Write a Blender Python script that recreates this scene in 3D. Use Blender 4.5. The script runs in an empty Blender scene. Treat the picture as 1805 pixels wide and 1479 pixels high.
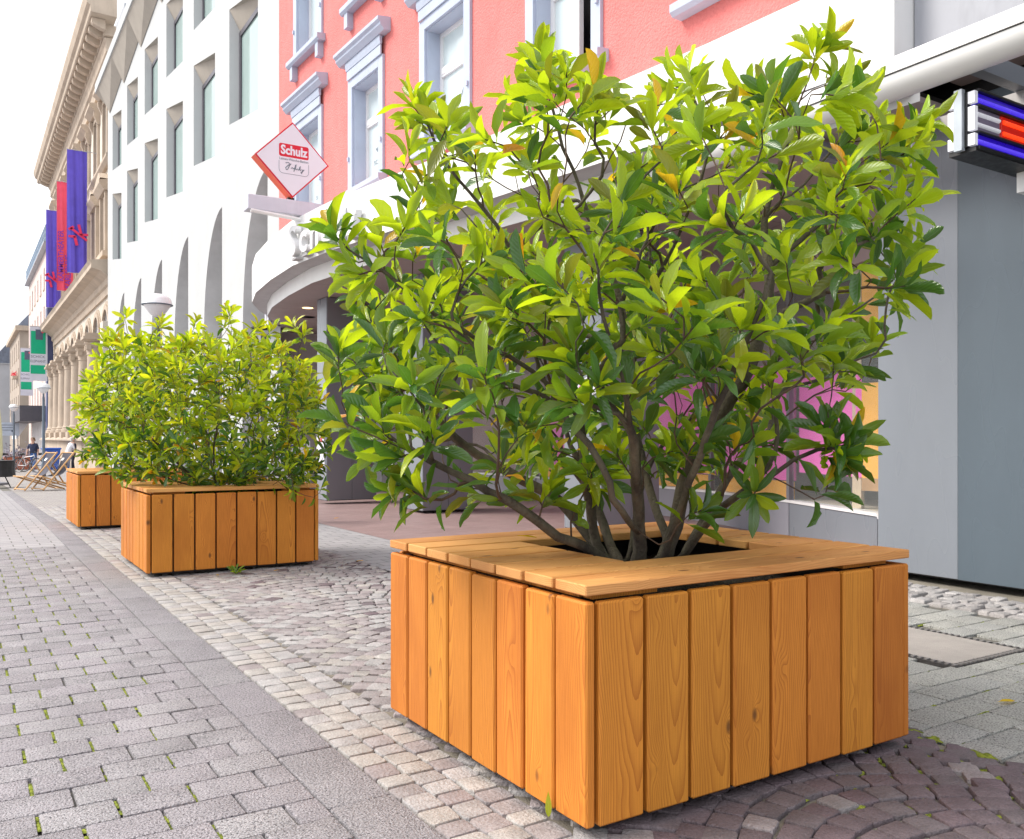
import bpy, math, random
import numpy as np
from mathutils import Vector, Matrix
R = math.radians
rng = random.Random(7)
scene = bpy.context.scene
COL = scene.collection

# ------------------------------------------------------------------ camera
YAW = 0.5624
cd = bpy.data.cameras.new('camera'); cam = bpy.data.objects.new('camera', cd); COL.objects.link(cam)
cam.location = (0, 0, 1.1); cam.rotation_euler = (math.pi/2, 0, -YAW)
cd.sensor_fit = 'HORIZONTAL'; cd.sensor_width = 36; cd.lens = 30.91; cd.shift_y = 0.018
cd.clip_start = 0.05; cd.clip_end = 3000
scene.camera = cam
# ------------------------------------------------------------------ sky and sun
SUN = Vector((-0.66, 0.40, 0.80)).normalized()
w = bpy.data.worlds.new('World'); scene.world = w; w.use_nodes = True
nt = w.node_tree; bg = nt.nodes['Background']
sky = nt.nodes.new('ShaderNodeTexSky'); sky.sky_type = 'NISHITA'; sky.sun_disc = False
sky.sun_elevation = math.asin(SUN.z); sky.sun_rotation = math.atan2(SUN.x, SUN.y)
sky.dust_density = 4.0; sky.air_density = 1.0; sky.ozone_density = 0.6
tc = nt.nodes.new('ShaderNodeTexCoord'); mp = nt.nodes.new('ShaderNodeMapping'); mp.inputs['Scale'].default_value = (1, 1, 3.2)
nz = nt.nodes.new('ShaderNodeTexNoise'); nz.inputs['Scale'].default_value = 2.2; nz.inputs['Detail'].default_value = 6
nt.links.new(tc.outputs['Generated'], mp.inputs[0]); nt.links.new(mp.outputs[0], nz.inputs['Vector'])
cr = nt.nodes.new('ShaderNodeMapRange'); cr.inputs[1].default_value = 0.38; cr.inputs[2].default_value = 0.66; cr.inputs[3].default_value = 0.55; cr.inputs[4].default_value = 0.95
nt.links.new(nz.outputs['Fac'], cr.inputs[0])
mx = nt.nodes.new('ShaderNodeMix'); mx.data_type = 'RGBA'
nt.links.new(cr.outputs[0], mx.inputs[0]); nt.links.new(sky.outputs[0], mx.inputs[6]); mx.inputs[7].default_value = (9.8, 9.9, 10.1, 1)
nt.links.new(mx.outputs[2], bg.inputs[0]); bg.inputs[1].default_value = 0.10
sd = bpy.data.lights.new('sun', 'SUN'); sun = bpy.data.objects.new('sun', sd); COL.objects.link(sun)
sd.energy = 2.0; sd.angle = R(24.0); sd.color = (1.0, 0.955, 0.88)
sun.rotation_euler = (-SUN).to_track_quat('-Z', 'Y').to_euler(); sun.location = (-10, 6, 14)
vs = scene.view_settings; vs.view_transform = 'Standard'; vs.look = 'None'; vs.exposure = 0.88; vs.gamma = 1.0; vs.use_curve_mapping = False
scene.cycles.max_bounces = 5; scene.cycles.diffuse_bounces = 3; scene.cycles.glossy_bounces = 2; scene.cycles.transmission_bounces = 4; scene.cycles.transparent_max_bounces = 6
scene.cycles.caustics_reflective = False; scene.cycles.caustics_refractive = False
scene.cycles.use_denoising = True

# ------------------------------------------------------------------ helpers
ORG = {}
def tag(o, label=None, cat=None, group=None, kind=None):
    if label: o['label'] = label
    if cat: o['category'] = cat
    if group: o['group'] = group
    if kind: o['kind'] = kind
    return o
def thing(name, label, cat, loc=(0, 0, 0), group=None):
    o = bpy.data.objects.new(name, None); o.empty_display_size = 0.1; COL.objects.link(o)
    o.location = loc; ORG[o.name] = Vector(loc)
    return tag(o, label, cat, group)
def link(o, parent=None):
    COL.objects.link(o)
    if parent is not None:
        o.parent = parent; ORG[o.name] = ORG.get(parent.name, Vector((0, 0, 0)))
    else:
        ORG[o.name] = Vector((0, 0, 0))
    return o
def inst(name, me, parent, loc, rot=(0, 0, 0), scl=(1, 1, 1)):
    """a piece that shares mesh data; loc is in world space"""
    o = bpy.data.objects.new(name, me); link(o, parent)
    o.location = Vector(loc) - (ORG[parent.name] if parent is not None else Vector((0, 0, 0)))
    o.rotation_euler = rot; o.scale = scl
    return o
def gz(y):
    """the street falls gently away from the camera"""
    t = max(0.0, y - 12.0)
    return -0.016*t if t > 2 else -0.008*t*t/2
class G:
    def __init__(s): s.v = []; s.f = []
    def quad(s, *p):
        n = len(s.v); s.v += [tuple(q) for q in p]; s.f.append(tuple(range(n, n+len(p)))); return s
    def box(s, x0, x1, y0, y1, z0, z1):
        n = len(s.v)
        s.v += [(x0,y0,z0),(x1,y0,z0),(x1,y1,z0),(x0,y1,z0),(x0,y0,z1),(x1,y0,z1),(x1,y1,z1),(x0,y1,z1)]
        s.f += [tuple(n+i for i in q) for q in ((0,3,2,1),(4,5,6,7),(0,1,5,4),(1,2,6,5),(2,3,7,6),(3,0,4,7))]; return s
    def cbox(s, x0, x1, y0, y1, z0, z1, c=0.004):
        """box with all edges chamfered"""
        n = len(s.v); X = (x0, x1); Y = (y0, y1); Z = (z0, z1); ix = {}
        for i in (0, 1):
            for j in (0, 1):
                for k in (0, 1):
                    sx = c if i == 0 else -c; sy = c if j == 0 else -c; sz = c if k == 0 else -c
                    for ax in range(3):
                        p = [X[i]+sx, Y[j]+sy, Z[k]+sz]; p[ax] = (X[i], Y[j], Z[k])[ax]
                        ix[(i,j,k,ax)] = len(s.v); s.v.append(tuple(p))
        F = s.f
        for i in (0, 1):
            q = [ix[(i,0,0,0)], ix[(i,1,0,0)], ix[(i,1,1,0)], ix[(i,0,1,0)]]; F.append(tuple(q if i else q[::-1]))
            q = [ix[(0,i,0,1)], ix[(1,i,0,1)], ix[(1,i,1,1)], ix[(0,i,1,1)]]; F.append(tuple(q[::-1] if i else q))
            q = [ix[(0,0,i,2)], ix[(1,0,i,2)], ix[(1,1,i,2)], ix[(0,1,i,2)]]; F.append(tuple(q if i else q[::-1]))
        for a in (0, 1):
            for b in (0, 1):
                F.append((ix[(a,b,0,0)], ix[(a,b,0,1)], ix[(a,b,1,1)], ix[(a,b,1,0)]))
                F.append((ix[(a,0,b,0)], ix[(a,0,b,2)], ix[(a,1,b,2)], ix[(a,1,b,0)]))
                F.append((ix[(0,a,b,1)], ix[(0,a,b,2)], ix[(1,a,b,2)], ix[(1,a,b,1)]))
        for i in (0, 1):
            for j in (0, 1):
                for k in (0, 1):
                    F.append((ix[(i,j,k,0)], ix[(i,j,k,1)], ix[(i,j,k,2)]))
        return s
    def tube(s, path, rad, n=6, cap=True):
        P = [Vector(p) for p in path]; m = len(P)
        if not hasattr(rad, '__len__'): rad = [rad]*m
        b0 = len(s.v); ref = None
        for i in range(m):
            t = (P[min(i+1, m-1)]-P[max(i-1, 0)])
            t = t.normalized() if t.length > 1e-9 else Vector((0, 0, 1))
            if ref is None:
                ref = t.cross(Vector((0, 0, 1)) if abs(t.z) < 0.9 else Vector((1, 0, 0))).normalized()
            ref = (ref - t*ref.dot(t)); ref = ref.normalized() if ref.length > 1e-6 else t.orthogonal().normalized()
            b = t.cross(ref)
            for k in range(n):
                a = 2*math.pi*k/n
                s.v.append(tuple(P[i] + (ref*math.cos(a)+b*math.sin(a))*rad[i]))
        for i in range(m-1):
            for k in range(n):
                k2 = (k+1) % n; a = b0+i*n
                s.f.append((a+k, a+k2, a+n+k2, a+n+k))
        if cap:
            s.f.append(tuple(b0+k for k in range(n))[::-1]); s.f.append(tuple(b0+(m-1)*n+k for k in range(n)))
        return s
    def lathe(s, prof, c=(0, 0, 0), n=16, a0=0.0, a1=2*math.pi):
        """prof: list of (r, z) from the bottom to the top"""
        b0 = len(s.v); full = abs(a1-a0-2*math.pi) < 1e-6; cols = n if full else n+1
        for r, z in prof:
            for k in range(cols):
                a = a0+(a1-a0)*k/n; s.v.append((c[0]+r*math.cos(a), c[1]+r*math.sin(a), c[2]+z))
        for i in range(len(prof)-1):
            for k in range(n):
                k2 = (k+1) % cols; a = b0+i*cols
                s.f.append((a+k, a+k2, a+cols+k2, a+cols+k))
        if full:
            s.f.append(tuple(b0+k for k in range(n))[::-1]); s.f.append(tuple(b0+(len(prof)-1)*cols+k for k in range(n)))
        return s
    def profY(s, prof, y0, y1):
        """closed (x, z) outline run along Y"""
        n = len(prof); b = len(s.v)
        s.v += [(x, y0, z) for x, z in prof]+[(x, y1, z) for x, z in prof]
        for k in range(n):
            k2 = (k+1) % n; s.f.append((b+k, b+k2, b+n+k2, b+n+k))
        s.f.append(tuple(b+k for k in range(n))[::-1]); s.f.append(tuple(b+n+k for k in range(n))); return s
    def prism(s, pts, z0, z1):
        n = len(pts); b = len(s.v)
        s.v += [(x, y, z0) for x, y in pts]+[(x, y, z1) for x, y in pts]
        for k in range(n):
            k2 = (k+1) % n; s.f.append((b+k, b+k2, b+n+k2, b+n+k))
        s.f.append(tuple(b+k for k in range(n))[::-1]); s.f.append(tuple(b+n+k for k in range(n))); return s
    def add(s, verts, faces):
        b = len(s.v); s.v += [tuple(q) for q in verts]; s.f += [tuple(b+i for i in f) for f in faces]; return s
    def mesh(s, name, mat, smooth=False, off=None, fix=True):
        me = bpy.data.meshes.new(name)
        vs_ = s.v if off is None else [(a-off[0], b-off[1], c-off[2]) for a, b, c in s.v]
        me.from_pydata(vs_, [], s.f)
        for m_ in (mat if isinstance(mat, (list, tuple)) else [mat]): me.materials.append(m_)
        if fix:
            import bmesh
            bm = bmesh.new(); bm.from_mesh(me); bmesh.ops.recalc_face_normals(bm, faces=bm.faces); bm.to_mesh(me); bm.free()
        if smooth:
            me.polygons.foreach_set('use_smooth', [True]*len(me.polygons))
            if smooth != 'all':
                try: me.set_sharp_from_angle(angle=R(35))
                except Exception: pass
        me.update(); return me
    def build(s, name, mat, parent=None, smooth=False, fix=True, **kw):
        off = ORG[parent.name] if parent is not None else None
        o = bpy.data.objects.new(name, s.mesh(name, mat, smooth, off, fix)); link(o, parent)
        return tag(o, **kw) if kw else o
def B(*a): return G().box(*a)

# ------------------------------------------------------------------ materials
def N(nt, t, **kw):
    n = nt.nodes.new(t)
    for k, v in kw.items(): setattr(n, k, v)
    return n
def math_(nt, op, a, b=None, c=None):
    n = N(nt, 'ShaderNodeMath', operation=op)
    for i, x in enumerate((a, b, c)):
        if x is None: continue
        if isinstance(x, (int, float)): n.inputs[i].default_value = x
        else: nt.links.new(x, n.inputs[i])
    return n.outputs[0]
def mixc(nt, f, a, b, blend='MIX'):
    n = N(nt, 'ShaderNodeMix', data_type='RGBA', blend_type=blend)
    for i, x in ((0, f), (6, a), (7, b)):
        if isinstance(x, (int, float)): n.inputs[i].default_value = x
        elif isinstance(x, tuple): n.inputs[i].default_value = (x[0], x[1], x[2], 1)
        else: nt.links.new(x, n.inputs[i])
    return n.outputs[2]
def noise(nt, vec, scale, detail=4, rough=0.55, dist=0.0):
    n = N(nt, 'ShaderNodeTexNoise'); n.inputs['Scale'].default_value = scale; n.inputs['Detail'].default_value = detail
    n.inputs['Roughness'].default_value = rough; n.inputs['Distortion'].default_value = dist
    nt.links.new(vec, n.inputs['Vector']); return n.outputs['Fac']
def rng_(nt, x, a, b, c=0.0, d=1.0):
    n = N(nt, 'ShaderNodeMapRange'); nt.links.new(x, n.inputs[0])
    for i, q in enumerate((a, b, c, d)): n.inputs[i+1].default_value = q
    return n.outputs[0]
def scaled(nt, vec, s):
    n = N(nt, 'ShaderNodeVectorMath', operation='MULTIPLY'); nt.links.new(vec, n.inputs[0]); n.inputs[1].default_value = s; return n.outputs[0]
MATS = {}
def mat(name, col, rough=0.6, var=0.12, scale=3.0, col2=None, bump=0.0, bscale=60.0, rnd=0.0, metal=0.0, spec=0.5,
        stretch=(1, 1, 1), speck=0.0, speckc=(0.05, 0.05, 0.05), sscale=300.0, emit=None, estr=0.0, coat=0.0, island=False, bdist=0.01, stain=0.0):
    if name in MATS: return MATS[name]
    m = bpy.data.materials.new(name); m.use_nodes = True; nt = m.node_tree; p = nt.nodes['Principled BSDF']
    geo = N(nt, 'ShaderNodeNewGeometry'); pos = scaled(nt, geo.outputs['Position'], stretch)
    f = noise(nt, pos, scale, 3, 0.6)
    lo = tuple(c*(1-var) for c in col); hi = tuple(min(1, c*(1+var)) for c in (col2 or col))
    c = mixc(nt, rng_(nt, f, 0.3, 0.7), lo, hi)
    if rnd:
        src = geo.outputs['Random Per Island'] if island else N(nt, 'ShaderNodeObjectInfo').outputs['Random']
        h = N(nt, 'ShaderNodeHueSaturation'); nt.links.new(c, h.inputs['Color'])
        nt.links.new(rng_(nt, src, 0, 1, 1-rnd, 1+rnd), h.inputs['Value'])
        wv = math_(nt, 'FRACT', math_(nt, 'MULTIPLY', src, 7.31)); nt.links.new(rng_(nt, wv, 0, 1, 0.7, 1.25), h.inputs['Saturation'])
        c = h.outputs[0]
    if speck:
        s = noise(nt, geo.outputs['Position'], sscale, 2, 0.7)
        c = mixc(nt, rng_(nt, s, 0.52, 0.68, 0, speck), c, speckc)
        c = mixc(nt, rng_(nt, s, 0.30, 0.42, speck*0.8, 0), c, tuple(min(1, q*1.7) for q in col))
    if stain:
        s = noise(nt, scaled(nt, geo.outputs['Position'], (1.3, 1.3, 0.35)), 2.3, 4, 0.7)
        c = mixc(nt, rng_(nt, s, 0.5, 0.78, 0, stain), c, tuple(q*0.45 for q in col))
    nt.links.new(c, p.inputs['Base Color'])
    rn = rng_(nt, noise(nt, pos, scale*2.7, 1), 0.25, 0.75, max(0.02, rough-0.08), min(1, rough+0.08)); nt.links.new(rn, p.inputs['Roughness'])
    p.inputs['Metallic'].default_value = metal; p.inputs['Specular IOR Level'].default_value = spec
    if coat: p.inputs['Coat Weight'].default_value = coat; p.inputs['Coat Roughness'].default_value = 0.15
    if emit: p.inputs['Emission Color'].default_value = (*emit, 1); p.inputs['Emission Strength'].default_value = estr
    if bump:
        b = N(nt, 'ShaderNodeBump'); b.inputs['Strength'].default_value = bump; b.inputs['Distance'].default_value = bdist
        nt.links.new(noise(nt, geo.outputs['Position'], bscale, 2, 0.6), b.inputs['Height']); nt.links.new(b.outputs[0], p.inputs['Normal'])
    MATS[name] = m; return m
def glass(name, col=(0.5, 0.58, 0.6), rough=0.03, alpha=0.35):
    """a real pane: partly reflecting, partly clear"""
    if name in MATS: return MATS[name]
    m = bpy.data.materials.new(name); m.use_nodes = True; nt = m.node_tree; p = nt.nodes['Principled BSDF']
    p.inputs['Base Color'].default_value = (*col, 1); p.inputs['Roughness'].default_value = rough; p.inputs['IOR'].default_value = 1.5
    p.inputs['Specular IOR Level'].default_value = 0.8; p.inputs['Alpha'].default_value = alpha
    MATS[name] = m; return m
def wood_mat(name='larch', light=(0.69, 0.258, 0.036), dark=(0.36, 0.095, 0.013)):
    m = bpy.data.materials.new(name); m.use_nodes = True; nt = m.node_tree; p = nt.nodes['Principled BSDF']; L = nt.links
    tcn = N(nt, 'ShaderNodeTexCoord'); oi = N(nt, 'ShaderNodeObjectInfo'); rnd = oi.outputs['Random']
    sx = N(nt, 'ShaderNodeSeparateXYZ'); L.new(tcn.outputs['Object'], sx.inputs[0])
    def rv(k): return math_(nt, 'FRACT', math_(nt, 'MULTIPLY', rnd, k))
    off = N(nt, 'ShaderNodeCombineXYZ'); L.new(math_(nt, 'MULTIPLY', rv(13.7), 40), off.inputs[0]); L.new(math_(nt, 'MULTIPLY', rv(5.3), 40), off.inputs[1]); L.new(math_(nt, 'MULTIPLY', rv(29.1), 40), off.inputs[2])
    va = N(nt, 'ShaderNodeVectorMath', operation='ADD'); L.new(tcn.outputs['Object'], va.inputs[0]); L.new(off.outputs[0], va.inputs[1]); V = va.outputs[0]
    slow = noise(nt, scaled(nt, V, (5, 5, 1.6)), 1.0, 2, 0.5)
    # knots
    vo = N(nt, 'ShaderNodeTexVoronoi', feature='F1', distance='EUCLIDEAN'); vo.inputs['Scale'].default_value = 1.0; vo.inputs['Randomness'].default_value = 1.0
    L.new(scaled(nt, V, (8.5, 2.0, 4.2)), vo.inputs['Vector']); kd = vo.outputs['Distance']
    kn = math_(nt, 'POWER', 2.718, math_(nt, 'MULTIPLY', math_(nt, 'MULTIPLY', kd, kd), -26.0))
    cx = math_(nt, 'ADD', math_(nt, 'ADD', sx.outputs[0], rng_(nt, rv(3.1), 0, 1, -0.10, 0.10)), rng_(nt, slow, 0, 1, -0.05, 0.05))
    cy = math_(nt, 'ADD', math_(nt, 'ADD', sx.outputs[1], rng_(nt, rv(17.9), 0, 1, 0.02, 0.13)), math_(nt, 'MULTIPLY', math_(nt, 'ADD', sx.outputs[2], rng_(nt, rv(11.3), 0, 1, -0.3, 0.3)), rng_(nt, rv(41.7), 0, 1, -0.055, 0.055)))
    r = math_(nt, 'SQRT', math_(nt, 'ADD', math_(nt, 'MULTIPLY', cx, cx), math_(nt, 'MULTIPLY', cy, cy)))
    r = math_(nt, 'ADD', r, math_(nt, 'MULTIPLY', kn, 0.026))
    r = math_(nt, 'ADD', r, math_(nt, 'MULTIPLY', noise(nt, scaled(nt, V, (30, 30, 3)), 1.0, 4), 0.004))
    ph = math_(nt, 'FRACT', math_(nt, 'MULTIPLY', r, 165.0))
    ring = math_(nt, 'POWER', ph, 2.6)
    fib = noise(nt, scaled(nt, V, (420, 420, 9)), 1.0, 3, 0.6)
    blot = noise(nt, scaled(nt, V, (4, 4, 1.5)), 1.0, 4)
    c = mixc(nt, math_(nt, 'MULTIPLY', ring, 0.70), light, dark)
    c = mixc(nt, rng_(nt, fib, 0.35, 0.75, 0, 0.35), c, tuple(q*0.6 for q in dark))
    c = mixc(nt, rng_(nt, blot, 0.45, 0.72, 0, 0.65), c, (0.40, 0.12, 0.016))
    c = mixc(nt, rng_(nt, math_(nt, 'MULTIPLY', kn, 1.0), 0.72, 0.95, 0, 0.85), c, (0.12, 0.045, 0.015))
    h = N(nt, 'ShaderNodeHueSaturation'); L.new(c, h.inputs['Color']); L.new(rng_(nt, rv(7.7), 0, 1, 0.90, 1.10), h.inputs['Value']); L.new(rng_(nt, rv(2.3), 0, 1, 0.495, 0.506), h.inputs['Hue'])
    L.new(h.outputs[0], p.inputs['Base Color'])
    L.new(rng_(nt, fib, 0.2, 0.8, 0.5, 0.72), p.inputs['Roughness']); p.inputs['Specular IOR Level'].default_value = 0.3
    saw = noise(nt, scaled(nt, V, (6, 6, 260)), 1.0, 2)
    hgt = math_(nt, 'ADD', math_(nt, 'ADD', math_(nt, 'MULTIPLY', ring, 0.5), math_(nt, 'MULTIPLY', fib, 0.5)), math_(nt, 'MULTIPLY', saw, 0.55))
    b = N(nt, 'ShaderNodeBump'); b.inputs['Strength'].default_value = 0.45; b.inputs['Distance'].default_value = 0.0012
    L.new(hgt, b.inputs['Height']); L.new(b.outputs[0], p.inputs['Normal'])
    MATS[name] = m; return m
def text_part(txt, size, mat_, parent, loc, rot, name='lettering', extrude=0.001, bold=0.0, spacing=1.0, ax='CENTER', sx=1.0):
    cu = bpy.data.curves.new(name, 'FONT'); cu.body = txt; cu.size = size; cu.align_x = ax; cu.align_y = 'CENTER'
    cu.extrude = extrude; cu.offset = bold; cu.space_character = spacing; cu.resolution_u = 3
    t = bpy.data.objects.new(name+'_tmp', cu); COL.objects.link(t)
    dg = bpy.context.evaluated_depsgraph_get(); me = bpy.data.meshes.new_from_object(t.evaluated_get(dg))
    bpy.data.objects.remove(t); bpy.data.curves.remove(cu)
    me.materials.clear(); me.materials.append(mat_)
    return inst(name, me, parent, loc, rot, (sx, 1, 1))
FACE_X = (math.pi/2, 0, -math.pi/2)     # lettering read from the street side (-X)
FACE_Y = (math.pi/2, 0, 0)              # lettering read from -Y
# ================================================================== ground
def brick_sheet_mat(name, c1, c2, cm, bw, bh, rough=0.8, mortar=0.006, rot=0.0):
    """paving too far away to tell its blocks apart"""
    m = bpy.data.materials.new(name); m.use_nodes = True; nt = m.node_tree; p = nt.nodes['Principled BSDF']
    geo = N(nt, 'ShaderNodeNewGeometry'); mpn = N(nt, 'ShaderNodeMapping'); mpn.inputs['Rotation'].default_value = (0, 0, rot); nt.links.new(geo.outputs['Position'], mpn.inputs[0])
    br = N(nt, 'ShaderNodeTexBrick'); nt.links.new(mpn.outputs[0], br.inputs['Vector'])
    br.inputs['Color1'].default_value = (*c1, 1); br.inputs['Color2'].default_value = (*c2, 1); br.inputs['Mortar'].default_value = (*cm, 1)
    br.inputs['Scale'].default_value = 1.0; br.inputs['Brick Width'].default_value = bw; br.inputs['Row Height'].default_value = bh; br.inputs['Mortar Size'].default_value = mortar
    f = noise(nt, geo.outputs['Position'], 1.7, 6); s = noise(nt, geo.outputs['Position'], 260, 2, 0.7)
    c = mixc(nt, rng_(nt, f, 0.3, 0.75, 0, 0.35), br.outputs['Color'], tuple(q*0.6 for q in c1))
    c = mixc(nt, rng_(nt, s, 0.5, 0.7, 0, 0.45), c, tuple(q*0.3 for q in c1))
    nt.links.new(c, p.inputs['Base Color']); p.inputs['Roughness'].default_value = rough
    b = N(nt, 'ShaderNodeBump'); b.inputs['Strength'].default_value = 0.5; b.inputs['Distance'].default_value = 0.01
    nt.links.new(math_(nt, 'SUBTRACT', math_(nt, 'MULTIPLY', s, 0.4), br.outputs['Fac']), b.inputs['Height']); nt.links.new(b.outputs[0], p.inputs['Normal'])
    MATS[name] = m; return m
M_joint = mat('joint_sand', (0.17, 0.16, 0.14), 0.95, 0.3, 9, bump=0.5, bscale=180, speck=0.4, sscale=500)
M_jcob = mat('joint_sand_pale', (0.24, 0.215, 0.175), 0.95, 0.35, 3, bump=0.6, bscale=200, speck=0.4, sscale=450)
M_far = brick_sheet_mat('far_paving', (0.385, 0.37, 0.385), (0.33, 0.32, 0.335), (0.13, 0.13, 0.12), 0.24, 0.18)
M_farcob = brick_sheet_mat('far_cobbles', (0.42, 0.39, 0.37), (0.33, 0.30, 0.31), (0.17, 0.16, 0.14), 0.105, 0.1, mortar=0.008)
M_block = mat('concrete_block', (0.345, 0.325, 0.345), 0.85, 0.16, 4, bump=1.0, bscale=150, rnd=0.10, speck=0.95, speckc=(0.05, 0.05, 0.06), sscale=130, bdist=0.012, stain=0.3)
M_slab = mat('dark_slab', (0.295, 0.28, 0.298), 0.85, 0.12, 4, bump=1.0, bscale=150, rnd=0.05, speck=0.9, speckc=(0.05, 0.05, 0.06), sscale=130, bdist=0.012)
M_wash = mat('washed_concrete', (0.42, 0.415, 0.39), 0.85, 0.15, 3, bump=1.0, bscale=160, rnd=0.10, speck=0.95, speckc=(0.06, 0.06, 0.06), sscale=140, bdist=0.012)
M_moss = mat('moss', (0.16, 0.24, 0.02), 0.95, 0.5, 40, col2=(0.30, 0.34, 0.04), bump=1.0, bscale=300)
M_red = mat('red_floor', (0.30, 0.205, 0.20), 0.55, 0.12, 2.0, bump=0.15, bscale=120, speck=0.35, sscale=160)

def sheet(name, xs, y0, y1, dz, m, step=2.0, kind='structure'):
    g = G(); n = max(1, int((y1-y0)/step)); ys = [y0+(y1-y0)*i/n for i in range(n+1)]
    for i in range(n):
        g.quad((xs[0], ys[i], gz(ys[i])+dz), (xs[1], ys[i], gz(ys[i])+dz), (xs[1], ys[i+1], gz(ys[i+1])+dz), (xs[0], ys[i+1], gz(ys[i+1])+dz))
    return g.build(name, m, fix=False, kind=kind)
def earth():
    g = G(); ys = [-60, -20, 0, 12, 13, 14, 20, 40, 80, 120, 200, 400, 900, 1500]; xs = [-1200, -200, -40, 0, 40, 200, 1200]
    def zz(y): return (gz(min(y, 120)))-0.03
    for i in range(len(ys)-1):
        for j in range(len(xs)-1):
            g.quad(*[(x, y, zz(y)) for x, y in ((xs[j], ys[i]), (xs[j+1], ys[i]), (xs[j+1], ys[i+1]), (xs[j], ys[i+1]))])
    return g.build('ground', M_far, fix=False, kind='structure')
earth()
YB0, YB1 = 1.0, 10.0
street = sheet('street_paving', (-30, 0.93), YB1, 130, -0.004, M_far)
sheet('street_paving_edge', (-30, -1.0), -6, YB1, -0.004, M_far)
path = sheet('pavement', (-1.0, 0.93), -1, YB1, -0.016, M_joint)
def blockmesh(name, lx, ly, m, hgt=0.05, c=0.0035, jit=0.0, seed=0, cr=0.03):
    """a paving block, rounded top edge; origin at the centre of its top"""
    q = random.Random(seed); ring = []; cc = min(lx, ly)*cr
    a, b = lx/2, ly/2
    base = [(-a+cc, -b), (a-cc, -b), (a, -b+cc), (a, b-cc), (a-cc, b), (-a+cc, b), (-a, b-cc), (-a, -b+cc)]
    base = [(x+q.uniform(-jit, jit), y+q.uniform(-jit, jit)) for x, y in base]
    g = G(); lv = [(1.0, -hgt), (1.0, -c*1.3), (1-c/a*0.45, -c*0.35), (1-c/a*1.6, 0)]
    for s, z in lv: g.v += [(x*s, y*s, z+(q.uniform(-jit, jit)*0.25 if z == 0 else 0)) for x, y in base]
    for i in range(3):
        for k in range(8): k2 = (k+1) % 8; g.f.append((i*8+k, i*8+k2, i*8+8+k2, i*8+8+k))
    g.f.append(tuple(24+k for k in range(8)))
    return g.mesh(name, m, smooth=True, fix=False)
PB = [blockmesh('paver', 0.2015, 0.1555, M_block, jit=0.0012, seed=i) for i in range(6)]
PH = [blockmesh('paver', 0.097, 0.1555, M_block, jit=0.0012, seed=9+i) for i in range(2)]
moss = G()
for r_ in range(int((YB1-YB0)/0.16)):
    y = YB0+0.08+r_*0.16; odd = r_ % 2
    x = 0.93
    k = 0
    if odd:
        inst('paver', PH[r_ % 2], path, (x-0.052, y, 0)); x -= 0.105; k = 1
    lim = -0.45 if y < 5 else 0.05
    while x > lim:
        z = rng.uniform(-0.002, 0.002)
        inst('paver', rng.choice(PB), path, (x-0.105+rng.uniform(-.0015, .0015), y+rng.uniform(-.001, .001), z), (rng.uniform(-.004, .004), rng.uniform(-.004, .004), rng.uniform(-.006, .006)))
        x -= 0.21
        if y < 9.9 and rng.random() < (0.93 if x < 0.62 else 0.3):
            w2 = rng.uniform(0.005, 0.0095)
            for t in range(5):
                ya = y-0.072+0.028*t
                if rng.random() < 0.85:
                    h_ = rng.uniform(-0.008, -0.001); e = rng.uniform(0, .003)
                    moss.add([(x-w2-e, ya, h_-.004), (x+w2, ya, h_-.004), (x+w2+e, ya+.034, h_-.004), (x-w2, ya+.034, h_-.004), (x, ya+.017, h_+.003)], [(0, 1, 4), (1, 2, 4), (2, 3, 4), (3, 0, 4)])
moss.build('moss', M_moss, path, fix=False, kind='stuff')
# far part of this strip
kerb = sheet('kerb_strip', (0.93, 1.135), -1, 130, -0.014, M_joint)
SL = [blockmesh('slab', 0.20, 0.493, M_slab, jit=0.001, seed=30+i) for i in range(4)]
for i in range(48):
    y = 1.0+0.25+i*0.5
    inst('slab', SL[i % 4], kerb, (1.0325, y, gz(y)+rng.uniform(-.0015, .0015)), (math.atan2(gz(y+.2)-gz(y-.2), .4), 0, 0))
# ---- cobbles in arcs
cob = sheet('cobbled_strip', (1.135, 3.03), -1, 17, -0.018, M_jcob)
sheet('cobbled_strip_end', (1.135, 3.03), 17, 130, -0.004, M_farcob)
CC = [((0.362, 0.338, 0.32), 'cobble_beige'), ((0.355, 0.34, 0.34), 'cobble_grey'), ((0.29, 0.258, 0.262), 'cobble_mauve'), ((0.148, 0.116, 0.128), 'cobble_purple_shade')]
CM = [mat(n, c, 0.7, 0.2, 12, bump=0.9, bscale=90, rnd=0.10, speck=0.5, speckc=tuple(q*.4 for q in c), sscale=140, bdist=0.007) for c, n in CC]
CI = [mat(n+'_far', c, 0.7, 0.2, 12, bump=0.9, bscale=90, rnd=0.10, speck=0.5, speckc=tuple(q*.4 for q in c), sscale=140, bdist=0.007, island=True) for c, n in CC]
stones = []      # x, y, rot, sx, sy, colour
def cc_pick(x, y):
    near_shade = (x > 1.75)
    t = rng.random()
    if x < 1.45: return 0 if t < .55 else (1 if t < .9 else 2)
    if y < 2.7 and x > 1.6: return 3 if t < .90 else 2  # purple stone, its colour darkened to carry the bush's shadow too
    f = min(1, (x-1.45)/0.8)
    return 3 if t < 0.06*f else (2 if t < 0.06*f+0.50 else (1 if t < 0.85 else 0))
for k in range(3):      # straight border rows
    y = -0.2+rng.random()*.1
    while y < 17:
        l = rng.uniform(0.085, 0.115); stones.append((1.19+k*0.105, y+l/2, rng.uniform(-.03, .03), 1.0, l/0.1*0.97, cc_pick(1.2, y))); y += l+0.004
row = -1.2
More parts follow.
